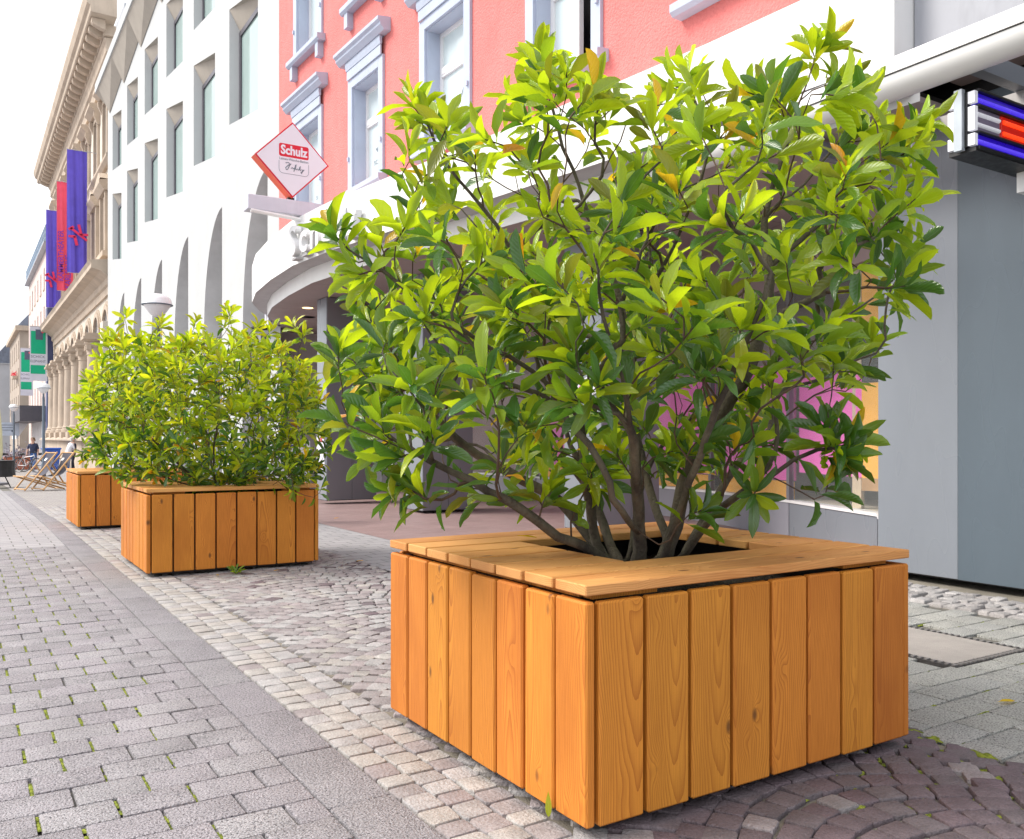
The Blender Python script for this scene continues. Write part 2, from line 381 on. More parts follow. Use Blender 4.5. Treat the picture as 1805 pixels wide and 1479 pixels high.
while row < 17.2:
    x = 1.455+rng.uniform(0, .05)
    while x < 3.0:
        l = rng.uniform(0.078, 0.106); xc = x+l/2; u = (xc-1.45)/1.6
        yy = row+0.62*(1-(2*u-1)**2); sl = -0.62*2*(2*u-1)*2/1.6
        a = math.atan(sl); lc = l*math.cos(a)+0.012*abs(math.sin(a))
        if yy > -0.4 and yy < 17 and x+lc < 3.06:
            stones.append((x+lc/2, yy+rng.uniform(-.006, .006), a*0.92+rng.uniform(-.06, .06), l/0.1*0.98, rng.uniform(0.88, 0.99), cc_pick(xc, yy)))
        x += lc+0.004
    row += 0.110
CB = [[blockmesh('cobble', 0.1, 0.1, m, hgt=0.06, c=0.0045, jit=0.004, seed=50+i*7+j, cr=0.09) for i in range(5)] for j, m in enumerate(CM)]
fwd = Vector((math.sin(YAW), math.cos(YAW), 0)); rgt = Vector((math.cos(YAW), -math.sin(YAW), 0))
def seen(x, y, z=0.0, m=0.04):
    d = x*fwd.x+y*fwd.y; l = x*rgt.x+y*rgt.y
    if d < 0.5: return None
    u = l/d*1550/902.5; v = (1.1-z)/d*1550
    return d if (abs(u) < 1+m and v < 735) else None
def hidden(x, y):     # under the planters
    return 1.5 < x < 2.78 and (1.98 < y < 3.15 or 7.4 < y < 8.6 or 11.7 < y < 12.9)
vis = sorted([(seen(s[0], s[1]), i) for i, s in enumerate(stones) if seen(s[0], s[1]) and not hidden(s[0], s[1])])
pick = set(i for d, i in vis[:300])
gs = [G() for _ in CC]
for i, (x, y, a, sx, sy, c) in enumerate(stones):
    z = gz(y)+rng.uniform(-.0025, .0025); t1, t2 = rng.uniform(-.015, .015), rng.uniform(-.015, .015)
    me = rng.choice(CB[c])
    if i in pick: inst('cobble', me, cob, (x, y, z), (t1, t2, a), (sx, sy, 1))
    elif not (1.62 < x < 2.66 and 2.1 < y < 3.0):
        Mx = Matrix.Translation((x, y, z)) @ Matrix.Rotation(a, 4, 'Z') @ Matrix.Diagonal((sx, sy, 1, 1))
        vv = np.array([v.co[:] for v in me.vertices]); vv = vv @ np.array(Mx.to_3x3()).T + np.array(Mx.translation)
        gs[c].add(vv.tolist(), [tuple(p.vertices) for p in me.polygons])
allc = G(); mi = []
for c in range(4): mi += [c]*len(gs[c].f); allc.add(gs[c].v, gs[c].f)
me = allc.mesh('cobbles', CI, smooth=True, fix=False); me.polygons.foreach_set('material_index', mi)
tag(inst('cobbles', me, cob, (0, 0, 0)), kind='stuff')
cm_ = G()
for i in range(220):
    xx = 3.03-abs(rng.gauss(0, .45)); yy = rng.uniform(1.0, 2.1); s_ = rng.uniform(.004, .012); a_ = rng.uniform(0, 3.14); ca_, sa_ = math.cos(a_), math.sin(a_)
    cm_.add([(xx+u*ca_-v*sa_, yy+u*sa_+v*ca_, -.012) for u, v in ((-s_*3, -s_), (s_*3, -s_), (s_*3, s_), (-s_*3, s_))]+[(xx, yy, -.004)], [(0, 1, 4), (1, 2, 4), (2, 3, 4), (3, 0, 4)])
cm_.build('moss', M_moss, cob, fix=False, kind='stuff')
# ---- right-hand paving
side = sheet('side_pavement', (3.03, 5.45), -3, 4.9, -0.016, M_joint)
side2 = sheet('side_pavement_far', (3.03, 3.95), 4.9, 40, -0.004, M_far)
sheet('forecourt', (3.95, 6.6), 4.9, 7.2, -0.005, M_far)
sheet('arcade_floor', (3.95, 9.6), 7.2, 20, -0.002, M_red)
sheet('arcade_floor_end', (6.6, 9.6), 4.3, 7.2, -0.003, M_red)
PW = [blockmesh('paver', 0.234, 0.155, M_wash, jit=0.002, seed=80+i) for i in range(6)]
sm = G()
for r_ in range(27):
    y = 0.6+r_*0.162; x = 3.03 + (0.12 if r_ % 2 else 0)
    if r_ % 2: inst('paver', PW[0], side, (3.03+0.058, y, 0), (0, 0, 0), (0.48, 1, 1))
    while x < 5.3:
        if not (4.03 < x+.12 < 4.72 and 2.42 < y < 3.65):
            if seen(x+.12, y, 0, 0.25): inst('paver', rng.choice(PW), side, (x+0.12, y, rng.uniform(-.003, .002)), (rng.uniform(-.008, .008), rng.uniform(-.008, .008), rng.uniform(-.01, .01)))
        if rng.random() < 0.5:
            l0 = rng.uniform(0, .1); l1 = l0+rng.uniform(.05, .13); yy = y-0.081; hh = -0.004
            sm.add([(x+l0, yy-.008, hh-.006), (x+l1, yy-.007, hh-.006), (x+l1, yy+.008, hh-.006), (x+l0, yy+.007, hh-.006), ((x+(l0+l1)/2), yy, hh+.005)], [(0, 1, 4), (1, 2, 4), (2, 3, 4), (3, 0, 4)]) if not (3.95 < x+l1 and x+l0 < 4.75 and 2.4 < yy < 3.65) else None
        x += 0.24
for i in range(60):     # moss along the cobble edge
    yy = rng.uniform(0.6, 4.6); xx = 3.03+rng.uniform(-.02, .02); s_ = rng.uniform(.01, .025)
    sm.add([(xx-s_, yy-.04, -.008), (xx+s_, yy-.03, -.008), (xx+s_, yy+.04, -.008), (xx-s_, yy+.03, -.008), (xx, yy, .004)], [(0, 1, 4), (1, 2, 4), (2, 3, 4), (3, 0, 4)])
sm.build('moss', M_moss, side, fix=False, kind='stuff')
# rough stone strip along the shop front
rough = sheet('stone_strip', (5.45, 6.6), -3, 4.9, -0.02, M_jcob)
M_rs = mat('rough_stone', (0.36, 0.34, 0.335), 0.85, 0.2, 9, bump=1.0, bscale=70, rnd=0.18, speck=0.4, sscale=200, bdist=0.01)
RS = [blockmesh('stone', 0.12, 0.085, M_rs, hgt=0.06, c=0.014, jit=0.012, seed=120+i, cr=0.12) for i in range(6)]
for ix in range(6):
    y = 1.6+rng.random()*.1
    while y < 4.85:
        l = rng.uniform(.075, .12)
        if seen(5.53+ix*.125, y, 0, .15) and not (5.53+ix*.125 > 6.1):
            inst('stone', rng.choice(RS), rough, (5.53+ix*.125+rng.uniform(-.01, .01), y+l/2, rng.uniform(-.004, .01)), (rng.uniform(-.08, .08), rng.uniform(-.08, .08), rng.uniform(-.1, .1)), (1.0, l/.09, 1))
        y += l+.008
# utility cover
M_cover = mat('cover_concrete', (0.37, 0.335, 0.31), 0.8, 0.12, 6, bump=0.5, bscale=200, speck=0.4, sscale=260, stain=0.4)
M_iron = mat('cast_iron', (0.07, 0.065, 0.065), 0.55, 0.3, 20, bump=0.6, bscale=150, metal=0.5)
cv = thing('utility_cover', 'rectangular pale concrete utility cover with dark studded iron rim beside the front planter', 'utility cover', (4.4, 3.0, 0))
B(4.09, 4.66, 2.47, 3.6, -0.03, 0.004).build('slab', M_cover, cv)
g = G().box(4.045, 4.09, 2.425, 3.645, -0.03, 0.002).box(4.66, 4.705, 2.425, 3.645, -0.03, 0.002).box(4.09, 4.66, 2.425, 2.47, -0.03, 0.002).box(4.09, 4.66, 3.6, 3.645, -0.03, 0.002)
g.build('rim', M_iron, cv)
st = G()
for k in range(34):
    y = 2.44+k*.0358
    for x0 in (4.052, 4.667): st.box(x0, x0+.03, y, y+.016, 0.0022, 0.0075)
for k in range(15):
    x = 4.1+k*.038
    st.box(x, x+.017, 2.432, 2.463, 0.0022, 0.0075)
st.build('studs', mat('worn_iron', (0.30, 0.28, 0.27), 0.5, .2, 20, metal=.6), cv, kind='stuff')
B(4.3, 4.5, 3.0, 3.2, 0.004, 0.006).build('grate', M_iron, cv)
st = G()
for i in range(6):
    for j in range(6): st.box(4.307+i*.033, 4.329+i*.033, 3.007+j*.033, 3.022+j*.033, .0062, .011)
st.build('grate_studs', MATS['worn_iron'], cv, kind='stuff')
# ================================================================== buildings
def wall_open(g, x, y0, y1, z0, z1, ops, depth=0.25):
    """wall in the plane X = x with rectangular openings (ya, yb, za, zb) and their reveals"""
    ys = sorted(set([y0, y1]+[q for o in ops for q in o[:2]])); zs = sorted(set([z0, z1]+[q for o in ops for q in o[2:]]))
    for i in range(len(ys)-1):
        for j in range(len(zs)-1):
            a, b, c, d = ys[i], ys[i+1], zs[j], zs[j+1]
            if any(o[0] <= a+1e-6 and b <= o[1]+1e-6 and o[2] <= c+1e-6 and d <= o[3]+1e-6 for o in ops): continue
            g.quad((x, a, c), (x, a, d), (x, b, d), (x, b, c))
    for a, b, c, d in ops:
        X = x+depth
        g.quad((x, a, c), (x, b, c), (X, b, c), (X, a, c)); g.quad((x, a, d), (X, a, d), (X, b, d), (x, b, d))
        g.quad((x, b, c), (x, b, d), (X, b, d), (X, b, c)); g.quad((x, a, c), (X, a, c), (X, a, d), (x, a, d))
    return g
M_pink = mat('pink_render', (0.74, 0.21, 0.195), 0.9, 0.08, 1.5, bump=1.0, bscale=34, bdist=0.022, stain=.16, speck=.25, speckc=(.55, .13, .12), sscale=40)
M_trim = mat('pale_blue_stone', (0.44, 0.50, 0.62), 0.7, 0.06, 2, bump=0.1, bscale=60, stain=.15)
M_white = mat('white_paint', (0.80, 0.80, 0.81), 0.5, 0.04, 2)
M_fas = mat('white_fascia', (0.80, 0.80, 0.79), 0.5, 0.04, 1.5, stain=0.06)
M_dark = mat('dark_room', (0.02, 0.018, 0.018), 0.9)
M_pane = mat('frosted_pane', (0.62, 0.72, 0.74), 0.12, 0.06, 1.0, spec=0.7)
M_black = mat('black_steel', (0.014, 0.014, 0.015), 0.5, 0.2, 10)
M_ink = mat('grey_print', (0.16, 0.20, 0.24), 0.6)
# ---- pink building, built along its own facade line
pinkb = thing('pink_building', 'salmon pink rendered building with pale blue window surrounds above the shop canopy', 'building')
SUR = [(10.25, 11.77), (7.58, 9.0), (4.79, 6.29), (1.94, 3.43), (-0.9, 0.6)]
ops = []
for a, b in SUR: ops += [(a+.17, b-.17, 5.52, 7.36), (a+.17, b-.17, 8.86, 11.0)]
wall_open(G(), 0, -2.6, 12.75, 3.62, 14, ops, 0.30).build('wall', M_pink, pinkb, fix=False)
B(0.62, 3.2, -2.6, 12.75, 3.62, 14.0).build('inner_wall', M_dark, pinkb)
B(-0.35, 9.0, -2.6, 12.75, 14.0, 14.25).build('roof', M_trim, pinkb)
for i, (a, b) in enumerate(SUR):
    for fl, (z0, z1) in enumerate(((5.52, 7.36), (8.86, 11.0))):
        o0, o1 = a+.17, b-.17
        s = G().box(-.045, .02, a, o0, z0-.12, z1+.16).box(-.045, .02, o1, b, z0-.12, z1+.16).box(-.047, .02, o0, o1, z1, z1+.16)
        s.box(.0, .27, o0, o0+.02, z0, z1).box(.0, .27, o1-.02, o1, z0, z1).box(.0, .27, o0+.02, o1-.02, z1-.02, z1)
        su = s.build('surround', M_trim, pinkb)
        # hood above
        h = G().profY([(-.05, z1+.16), (-.075, z1+.16), (-.075, z1+.32), (-.05, z1+.32)], a+.02, b-.02)
        h.profY([(-.05, z1+.325), (-.085, z1+.325), (-.10, z1+.40), (-.10, z1+.46), (-.05, z1+.46)], a-.0, b+.0)
        h.profY([(-.045, z1+.465), (-.12, z1+.465), (-.19, z1+.54), (-.19, z1+.58), (-.235, z1+.61), (-.235, z1+.665), (.0, z1+.70), (.0, z1+.465)], a-.22, b+.22)
        h.build('hood', M_trim, pinkb)
        k = G().profY([(.0, z0-.005), (-.17, z0-.03), (-.17, z0-.11), (-.13, z0-.15), (.0, z0-.15)], a-.10, b+.10)
        if fl: k.box(-.12, 0, a+.0, a+.14, z0-.42, z0-.151).box(-.12, 0, b-.14, b, z0-.42, z0-.151)
        k.build('sill', M_trim, pinkb)
        for yy in (a+.05, b-.05):
            G().box(-.075, -.045, yy-.02, yy+.02, z0+.55, z0+.62).build('shutter_hook', M_trim, pinkb)
        opened = (i == 3 and fl == 0)
        x = .22; fr = G(); t = .065
        zt = z0+(z1-z0)*0.66
        ym = (o0+o1)/2; ya = o0+.02 if not opened else ym+.02
        fr.box(x, x+.07, o0+.02, o0+.02+t, z0, z1-.02).box(x, x+.07, o1-.02-t, o1-.02, z0, z1-.02)
        fr.box(x+.002, x+.07, o0+.02+t, o1-.02-t, z1-.02-t, z1-.02).box(x+.002, x+.07, ya+.0, o1-.02-t, z0, z0+t)
        fr.box(x-.02, x+.07, ya+.0, o1-.02-t, zt-.05, zt+.05).box(x-.012, x+.068, ya, o1-.02-t, zt-.085, zt-.05)
        if opened: fr.box(x, x+.07, ym-.03, ym+.03, z0, zt-.085)
        wn = fr.build('window_frame', M_white, pinkb)
        if opened:
            B(x+.03, x+.04, ym+.03, o1-.02-t, z0+t, zt-.05).build('pane', M_pane, wn)
            lf = G()
            for q in ((0, .05, 0, 1.1), (.45, .5, 0, 1.1)): lf.box(x+.10+q[0], x+.10+q[1], ym-.30, ym-.26, z0+q[2], z0+q[3])
            lf.box(x+.15, x+.55, ym-.30, ym-.26, z0, z0+.06).box(x+.15, x+.55, ym-.30, ym-.26, z0+.55, z0+.6)
            lf.build('open_casement', mat('pine_frame', (.55, .38, .22), .5), wn)
        else:
            B(x+.03, x+.04, o0+.02+t, o1-.02-t, z0+t, zt-.05).build('pane', M_pane, wn)
            B(x+.03, x+.04, o0+.02+t, o1-.02-t, zt+.05, z1-.02-t).build('pane', M_pane, wn)
            if fl == 0:
                yc = ym+.02; zc = z0+.62
                lg = G()
                for an, ln, wd in ((150, .17, .06), (128, .13, .045)):     # leaf emblem
                    pts = []
                    for q in range(9):
                        tt = q/8; pts.append((tt*ln, wd*math.sin(math.pi*tt**.7)*.5))
                    pts += [(p_[0], -p_[1]) for p_ in pts[::-1][1:-1]]
                    ca, sa = math.cos(R(an)), math.sin(R(an))
                    lg.quad(*[(x+.026, yc-(p_[0]*ca-p_[1]*sa), zc+p_[0]*sa+p_[1]*ca) for p_ in pts])
                lg.quad(*[(x+.0262, yc+yy, zc+zz) for yy, zz in ((-.01, .02), (-.03, .03), (-.17, .25), (-.15, .25))])
                lg.quad(*[(x+.0262, yc+yy, zc+zz) for yy, zz in ((-.05, .03), (-.07, .05), (-.22, .26), (-.20, .26))])
                lg.build('emblem', M_ink, wn, fix=False)
                text_part('SCHULZ', .115, M_ink, wn, (x+.026, yc-.03, zc-.17), FACE_X, spacing=1.15)
pinkb.location = (6.3, 6.0, 0); pinkb.rotation_euler = (0, 0, 0.034)

# ---- canopy of the shop
M_soffit = mat('soffit_panel', (0.40, 0.335, 0.325), 0.6, 0.06, 1.2, bump=0.05, bscale=40)
M_lip = mat('canopy_lip', (0.47, 0.46, 0.47), 0.6, 0.08, 3, stain=0.25)
M_gpanel = mat('grey_cladding', (0.218, 0.238, 0.272), 0.30, 0.06, 1.5, stretch=(1, 1, .3), stain=0.09)
M_gdark = mat('slate_cladding', (0.092, 0.12, 0.147), 0.30, 0.08, 1.5, stretch=(1, 1, .3), stain=0.12)
M_pillar = mat('pillar_cladding', (0.185, 0.18, 0.20), 0.45, 0.08, 1.5, stretch=(1, 1, .3))
edge = [(5.50, 3.75), (5.37, 5.4), (5.21, 6.7), (4.98, 8.3), (4.70, 10.1), (4.45, 11.8), (4.34, 13.2), (4.42, 14.6), (4.58, 16.0), (4.85, 17.2), (5.3, 18.25), (6.4, 20.2)]
canopy = thing('shop_canopy', 'white curved shop canopy running along the pink building over the arcade', 'canopy', (5, 10, 3.5))
def inset(p, q): return (p[0]+q, p[1])
zt, zl, zs = 4.44, 3.74, 3.50
fa = G()
for (a, b) in zip(edge[:-1], edge[1:]): fa.quad((*a, zl), (*b, zl), (*b, zt), (*a, zt))
fa.quad((edge[0][0], edge[0][1], zl), (edge[0][0], edge[0][1], zt), (6.6, edge[0][1], zt), (6.6, edge[0][1], zl))
for (a, b) in zip(edge[:-1], edge[1:]): fa.quad((*a, zt), (*b, zt), (9.6, b[1], zt+.03), (9.6, a[1], zt+.03))
fa.build('fascia', M_fas, canopy, fix=False)
li = G()
for (a, b) in zip(edge[:-1], edge[1:]): li.quad((*a, zl), (a[0]+.30, a[1], zl), (b[0]+.30, b[1], zl), (*b, zl))
li.build('lip', M_lip, canopy, fix=False)
bd = G()
for (a, b) in zip(edge[:-1], edge[1:]): bd.quad((a[0]+.30, a[1], zs), (b[0]+.30, b[1], zs), (b[0]+.30, b[1], zl+.001), (a[0]+.30, a[1], zl+.001))
bd.build('inner_band', M_fas, canopy, fix=False)
# soffit panels with real gaps
for k, (y0, y1) in enumerate(((3.75, 6.7), (6.7, 10.1), (10.1, 13.2), (13.2, 16.0), (16.0, 20.2))):
    pts = [(p[0]+.31, p[1]) for p in edge if y0-1e-6 <= p[1] <= y1+1e-6]
    pts = [(x, min(max(y, y0+.008), y1-.008)) for x, y in pts]
    pl = pts+[(9.6, y1-.008), (9.6, y0+.008)]
    G().prism(pl, zs, zs+.04).build('soffit_panel', M_soffit, canopy)
B(5.6, 9.6, 3.8, 20.0, zs+.06, zs+.1).build('soffit_backing', M_dark, canopy)
M_down = mat('downlight_lit', (1, .7, .3), .4, emit=(1.0, .62, .22), estr=3.0)
for (x, y, lb) in ((5.25, 13.6, 'lit round downlight in the canopy soffit, the nearer of two'), (5.45, 15.7, 'lit round downlight in the canopy soffit, the farther one beside the grille')):
    d = thing('downlight', lb, 'downlight', (x, y, zs-.01), 'downlights in the canopy soffit')
    G().lathe([(.12, -.006), (.12, .0), (.10, .0)], (x, y, zs-.001), 20).build('ring', M_white, d)
    G().lathe([(.095, -.008), (.095, -.004)], (x, y, zs-.001), 20).build('lamp_disc', M_down, d)
for (x, y) in ((5.87, 16.9),):
    d = thing('air_grille', 'round dark air grille in the canopy soffit', 'air grille', (x, y, zs-.01))
    G().lathe([(.15, -.006), (.15, .0)], (x, y, zs-.001), 20).build('ring', M_pillar, d)
    q = G()
    for k in range(4): q.lathe([(.03+k*.03, -.009), (.04+k*.03, -.009)], (x, y, zs-.001), 16)
    q.build('slots', M_white, d, kind='stuff')
ltr = thing('fascia_lettering', 'white raised shop letters on the canopy fascia seen edge-on', 'lettering', (4.4, 12, 3.9))
e0, e1 = Vector((4.36, 13.0)), Vector((4.70, 10.1))
for k, ch in enumerate('Schulz'):
    t = .04+k*.125; p = e0.lerp(e1, t); off = -.03
    text_part(ch, .62, M_white, ltr, (p.x-.10, p.y, 4.02), (math.pi/2, 0, -math.pi/2+.11), name='letter', extrude=.05, bold=.012)
for k in range(6):
    p = e0.lerp(e1, .04+k*.125); B(p.x-.12, p.x+.05, p.y-.10, p.y+.10, 3.77, 3.80).build('ledge', M_lip, ltr)

# ---- arcade under the canopy: pillars, shop windows
def pillar(x0, x1, y0, y1, label):
    t = thing('arcade_pillar', label, 'pillar', (x0, y0, 0), 'clad pillars of the shop arcade')
    G().box(x0+.006, x1, y0+.006, y1, .03, zs-.004).build('core', M_black, t)
    n = 2; w_ = (x1-x0)/n
    for k in range(n): G().cbox(x0+.004+k*w_, x0+(k+1)*w_-.004, y0-.012, y0+.006, .04, zs-.01, .003).build('panel', M_pillar, t)
    G().cbox(x0-.012, x0+.006, y0-.010, y1-.004, .04, zs-.01, .003).build('side_panel', M_gpanel, t)
pillar(5.30, 6.2, 14.3, 14.75, 'dark grey clad pillar of the arcade, the farthest behind the second planter')
pillar(5.72, 6.55, 11.5, 12.1, 'dark grey clad pillar of the arcade left of the big bush stems')
pillar(6.10, 6.95, 7.8, 8.5, 'clad pillar with a notice behind the stems of the big bush')
shop = thing('shop', 'grey shop front with window display of pink and orange boards under the canopy', 'shop front', (7.5, 7, 0))
M_inwall = mat('arcade_wall', (0.36, 0.27, 0.27), 0.7, 0.08, 1.2)
M_sill = mat('shop_sill', (0.30, 0.30, 0.345), 0.45, 0.06, 1.5)
M_gl = glass('shop_glass', (0.6, 0.66, 0.66), 0.02, 0.09)
M_pinkb = mat('magenta_board', (0.92, 0.15, 0.58), 0.5, 0.05, 2); M_or = mat('orange_board', (0.90, 0.44, 0.03), 0.5, 0.07, 3)
M_cream = mat('cream_floor', (0.66, 0.58, 0.46), 0.5, 0.08, 3)
poly = [(6.36, 4.43), (7.06, 4.98), (7.75, 6.57), (8.26, 8.27), (8.6, 10.2), (8.7, 13.0), (8.7, 19.5)]
def off(p, q, d):   # move a segment into the shop
    v = Vector((q[0]-p[0], q[1]-p[1])).normalized(); n = Vector((v.y, -v.x)); return n*d
for i, (a, b) in enumerate(zip(poly[:-1], poly[1:])):
    n = off(a, b, 1); L_ = (Vector(b)-Vector(a)).length
    def wq(d, z0, z1, th, m, name, u0=0.0, u1=1.0, par=shop):
        A = Vector(a).lerp(Vector(b), u0)+n*d; Bq = Vector(a).lerp(Vector(b), u1)+n*d
        return G().prism([(A.x, A.y), (Bq.x, Bq.y), (Bq.x+n.x*th, Bq.y+n.y*th), (A.x+n.x*th, A.y+n.y*th)], z0, z1).build(name, m, par)
    wq(0, 0.0, .385, .10, M_gpanel if i < 2 else M_sill, 'sill_wall', .004, .996)
    wq(-.012, .387, .415, .14, M_white, 'sill')
    wq(.03, .416, 2.75, .012, M_gl, 'pane', .012, .988)
    wq(0, 2.752, zs-.003, .10, M_inwall, 'lintel', .001, .999)
    if i >= 2: wq(.0, .416, 2.75, .06, M_pillar, 'mullion', 0, .03)
    wq(.16, .392, .412, .85, M_cream, 'display_floor', .03, .97)
    if i == 0:
        wq(.40, .55, 1.35, .03, M_or, 'display_board', .0, .9); wq(.40, .413, .548, .032, mat('brown_board', (.42, .24, .10), .6), 'display_board', .0, .9)
        wq(.38, 1.37, 1.95, .03, M_black, 'display_board', .0, .9); wq(.40, 2.0, 2.7, .03, M_or, 'display_board', .0, .9)
    elif i == 1:
        wq(.12, .72, 1.75, .03, M_pinkb, 'display_board', .25, 1.0)
        wq(.55, 1.9, 2.6, .03, M_cream, 'display_board', .1, .8)
    elif i in (2, 3, 4):
        wq(.12, .62, 1.95, .03, M_pinkb, 'display_board', .05, .9); wq(.10, .42, .61, .03, M_or, 'display_board', .05, .95)
    else:
        wq(.4, .42, 2.3, .03, M_inwall, 'display_board', .05, .9)
B(7.27, 7.30, 4.92, 5.30, .72, 1.62).build('display_board', M_or, shop); B(7.268, 7.302, 4.92, 5.30, .60, .719).build('display_board', mat('brown_board', (.42, .24, .10), .6), shop)
B(7.27, 7.30, 4.92, 5.30, 1.63, 2.15).build('display_board', M_black, shop); B(7.27, 7.30, 4.92, 5.30, 2.2, 2.72).build('display_board', M_or, shop); B(7.40, 7.45, 5.40, 5.50, .416, 2.75).build('post', mat('beige_post', (.60, .48, .33), .5), shop)
B(7.32, 7.9, 4.95, 5.3, .36, .41).build('display_floor', M_cream, shop)
G().box(9.3, 9.5, 4.2, 20.2, -.1, zs-.003).build('back_wall', M_inwall, shop)
G().box(5.9, 9.3, 20.21, 20.4, -.2, zs).build('end_wall', M_pillar, shop)
B(7.3, 9.29, 4.0, 4.2, -.1, zs-.003).build('party_wall', M_inwall, shop)
# grey clad wall at the right
cw = thing('clad_wall', 'tall grey and slate blue metal clad wall at the right behind the front planter', 'wall', (6.3, 3, 0))
B(6.34, 7.3, -2.5, 4.40, 0.03, 5.95).build('core', M_black, cw)
G().cbox(6.30, 6.345, 3.768, 4.44, .045, 3.6, .003).build('panel', M_gpanel, cw)
ys = [3.76, 2.3, .8, -.8, -2.4]
for a, b in zip(ys[:-1], ys[1:]): G().cbox(6.285, 6.345, b+.008, a, .045, 3.6, .003).build('panel', M_gdark, cw)
G().box(6.345, 7.3, 4.401, 4.43, .045, 3.49).build('end_panel', M_gpanel, cw)
up = thing('upper_cladding', 'grey metal cladding above the awning at the right end of the white canopy', 'cladding', (5.8, 2, 3.8))
M_up = mat('weathered_cladding', (0.36, 0.37, 0.41), 0.4, 0.12, 1.5, stretch=(1, 1, .25), stain=0.55)
G().add([(5.72, 3.74, 3.80), (5.72, 2.75, 3.80), (5.72, 3.05, 5.9), (5.72, 3.74, 5.9), (5.78, 3.74, 3.80), (5.78, 2.75, 3.80), (5.78, 3.05, 5.9), (5.78, 3.74, 5.9)], [(0, 1, 2, 3), (4, 7, 6, 5), (0, 4, 5, 1), (1, 5, 6, 2), (2, 6, 7, 3), (3, 7, 4, 0)]).build('panel', M_up, up)
G().add([(5.715, 2.735, 3.80), (5.715, -2, 3.80), (5.715, -2, 5.9), (5.715, 3.035, 5.9), (5.78, 2.735, 3.80), (5.78, -2, 3.80), (5.78, -2, 5.9), (5.78, 3.035, 5.9)], [(0, 1, 2, 3), (4, 7, 6, 5), (0, 4, 5, 1), (1, 5, 6, 2), (2, 6, 7, 3), (3, 7, 4, 0)]).build('panel', M_gpanel, up)
B(5.80, 6.28, -2, 3.73, 3.80, 5.9).build('core', M_black, up)
B(5.72, 6.28, -2, 3.73, 3.70, 3.79).build('underside', mat('brown_soffit', (.26, .20, .19), .7, .15, 3), up)
# awning cassette
aw = thing('awning_cassette', 'white rolled-up awning cassette along the front of the grey cladding', 'awning', (5.1, 3, 3.3))
def arcprof(c, r, a0, a1, n=12): return [(c[0]+r*math.cos(R(a0+(a1-a0)*k/n)), c[1]+r*math.sin(R(a0+(a1-a0)*k/n))) for k in range(n+1)]
G().profY(arcprof((5.1, 3.42), .125, -8, 188), -2, 5.2).build('upper_shell', M_white, aw, smooth=True)
G().profY(arcprof((5.105, 3.395), .117, 180, 352), -2, 5.195).build('lower_shell', M_fas, aw, smooth=True)
B(4.99, 5.20, -2, 5.19, 3.396, 3.4025).build('slot', M_black, aw)
for y in (4.6, 3.0, 1.0): B(5.21, 6.28, y, y+.08, 3.34, 3.46).build('bracket', M_gpanel, aw)
B(5.8, 6.27, -2, 3.6, 3.24, 3.34).build('wall_box', mat('grey_pipe', (.45, .43, .42), .5, .1, 3, stain=.3), aw)
G().tube([(5.5, 3.62, 2.95), (5.5, 3.62, 3.2), (5.55, 3.62, 3.3), (5.9, 3.62, 3.34)], .025, 8).build('cable', M_lip, aw, smooth=True)
# lit tube sign
ns = thing('light_sign', 'projecting box sign with blue, white and red light tubes on the grey wall', 'light sign', (5.2, 3.07, 2.86))
M_bl = mat('blue_tube', (.12, .08, .62), .25, .05, emit=(.10, .05, 1.0), estr=.35); M_bd = mat('blue_back', (.02, .01, .25), .3, .05, emit=(.02, .0, .5), estr=.25)
M_rd = mat('red_tube', (.75, .05, .02), .25, .05, emit=(1, .06, .01), estr=.6); M_wt = mat('white_tube', (.8, .8, .85), .25, .03, emit=(.9, .92, 1), estr=.12)
B(5.16, 6.26, 3.03, 3.11, 2.86, 3.19).build('spine', M_black, ns)
B(5.13, 5.165, 3.045, 3.095, 2.84, 3.21).build('end_frame', mat('steel_frame', (.38, .42, .46), .4, metal=.3), ns)
B(5.18, 6.26, 2.985, 3.155, 2.83, 2.858).build('bottom_frame', M_black, ns)
for s in (-1, 1):
    y0 = 3.03 if s < 0 else 3.11
    def slab_(xa, xb, za, zb, t, m, nm): return G().cbox(xa, xb, min(y0, y0+s*t), max(y0, y0+s*t), za, zb, .004).build(nm, m, ns)
    slab_(5.20, 6.25, 3.115, 3.19, .03, M_bd, 'blue_panel'); slab_(5.20, 6.25, 2.865, 2.94, .03, M_bd, 'blue_panel')
    slab_(5.20, 5.47, 2.955, 3.10, .03, mat('lilac_back', (.20, .17, .25), .4), 'white_panel'); slab_(5.485, 6.25, 2.955, 3.10, .03, mat('red_back', (.30, .01, .01), .4, emit=(.5, .01, 0), estr=.3), 'red_panel')
    for za, m, xa, xb in ((3.145, M_bl, 5.2, 6.24), (2.895, M_bl, 5.2, 6.24), (3.058, M_wt, 5.2, 5.45), (2.995, M_wt, 5.2, 5.45), (3.062, M_rd, 5.5, 6.24), (2.992, M_rd, 5.5, 6.24)):
        G().tube([(xa, y0+s*.034, za), (xb, y0+s*.034, za)], .013, 10).build('light_tube', m, ns, smooth=True)
    for za, zb in ((3.19, 3.208), (3.10, 3.115), (2.94, 2.955), (2.84, 2.865)): slab_(5.20, 6.25, za, zb, .055, M_black, 'frame_bar')
    for za, zb in ((3.12, 3.19), (2.955, 3.10), (2.865, 2.935)):
        B(5.166, 5.199, min(y0+s*.002, y0+s*.045), max(y0+s*.002, y0+s*.045), za, zb).build('end_cap', M_wt, ns)
B(5.85, 5.98, 3.0, 3.1, 2.70, 2.829).build('bracket', M_white, ns)
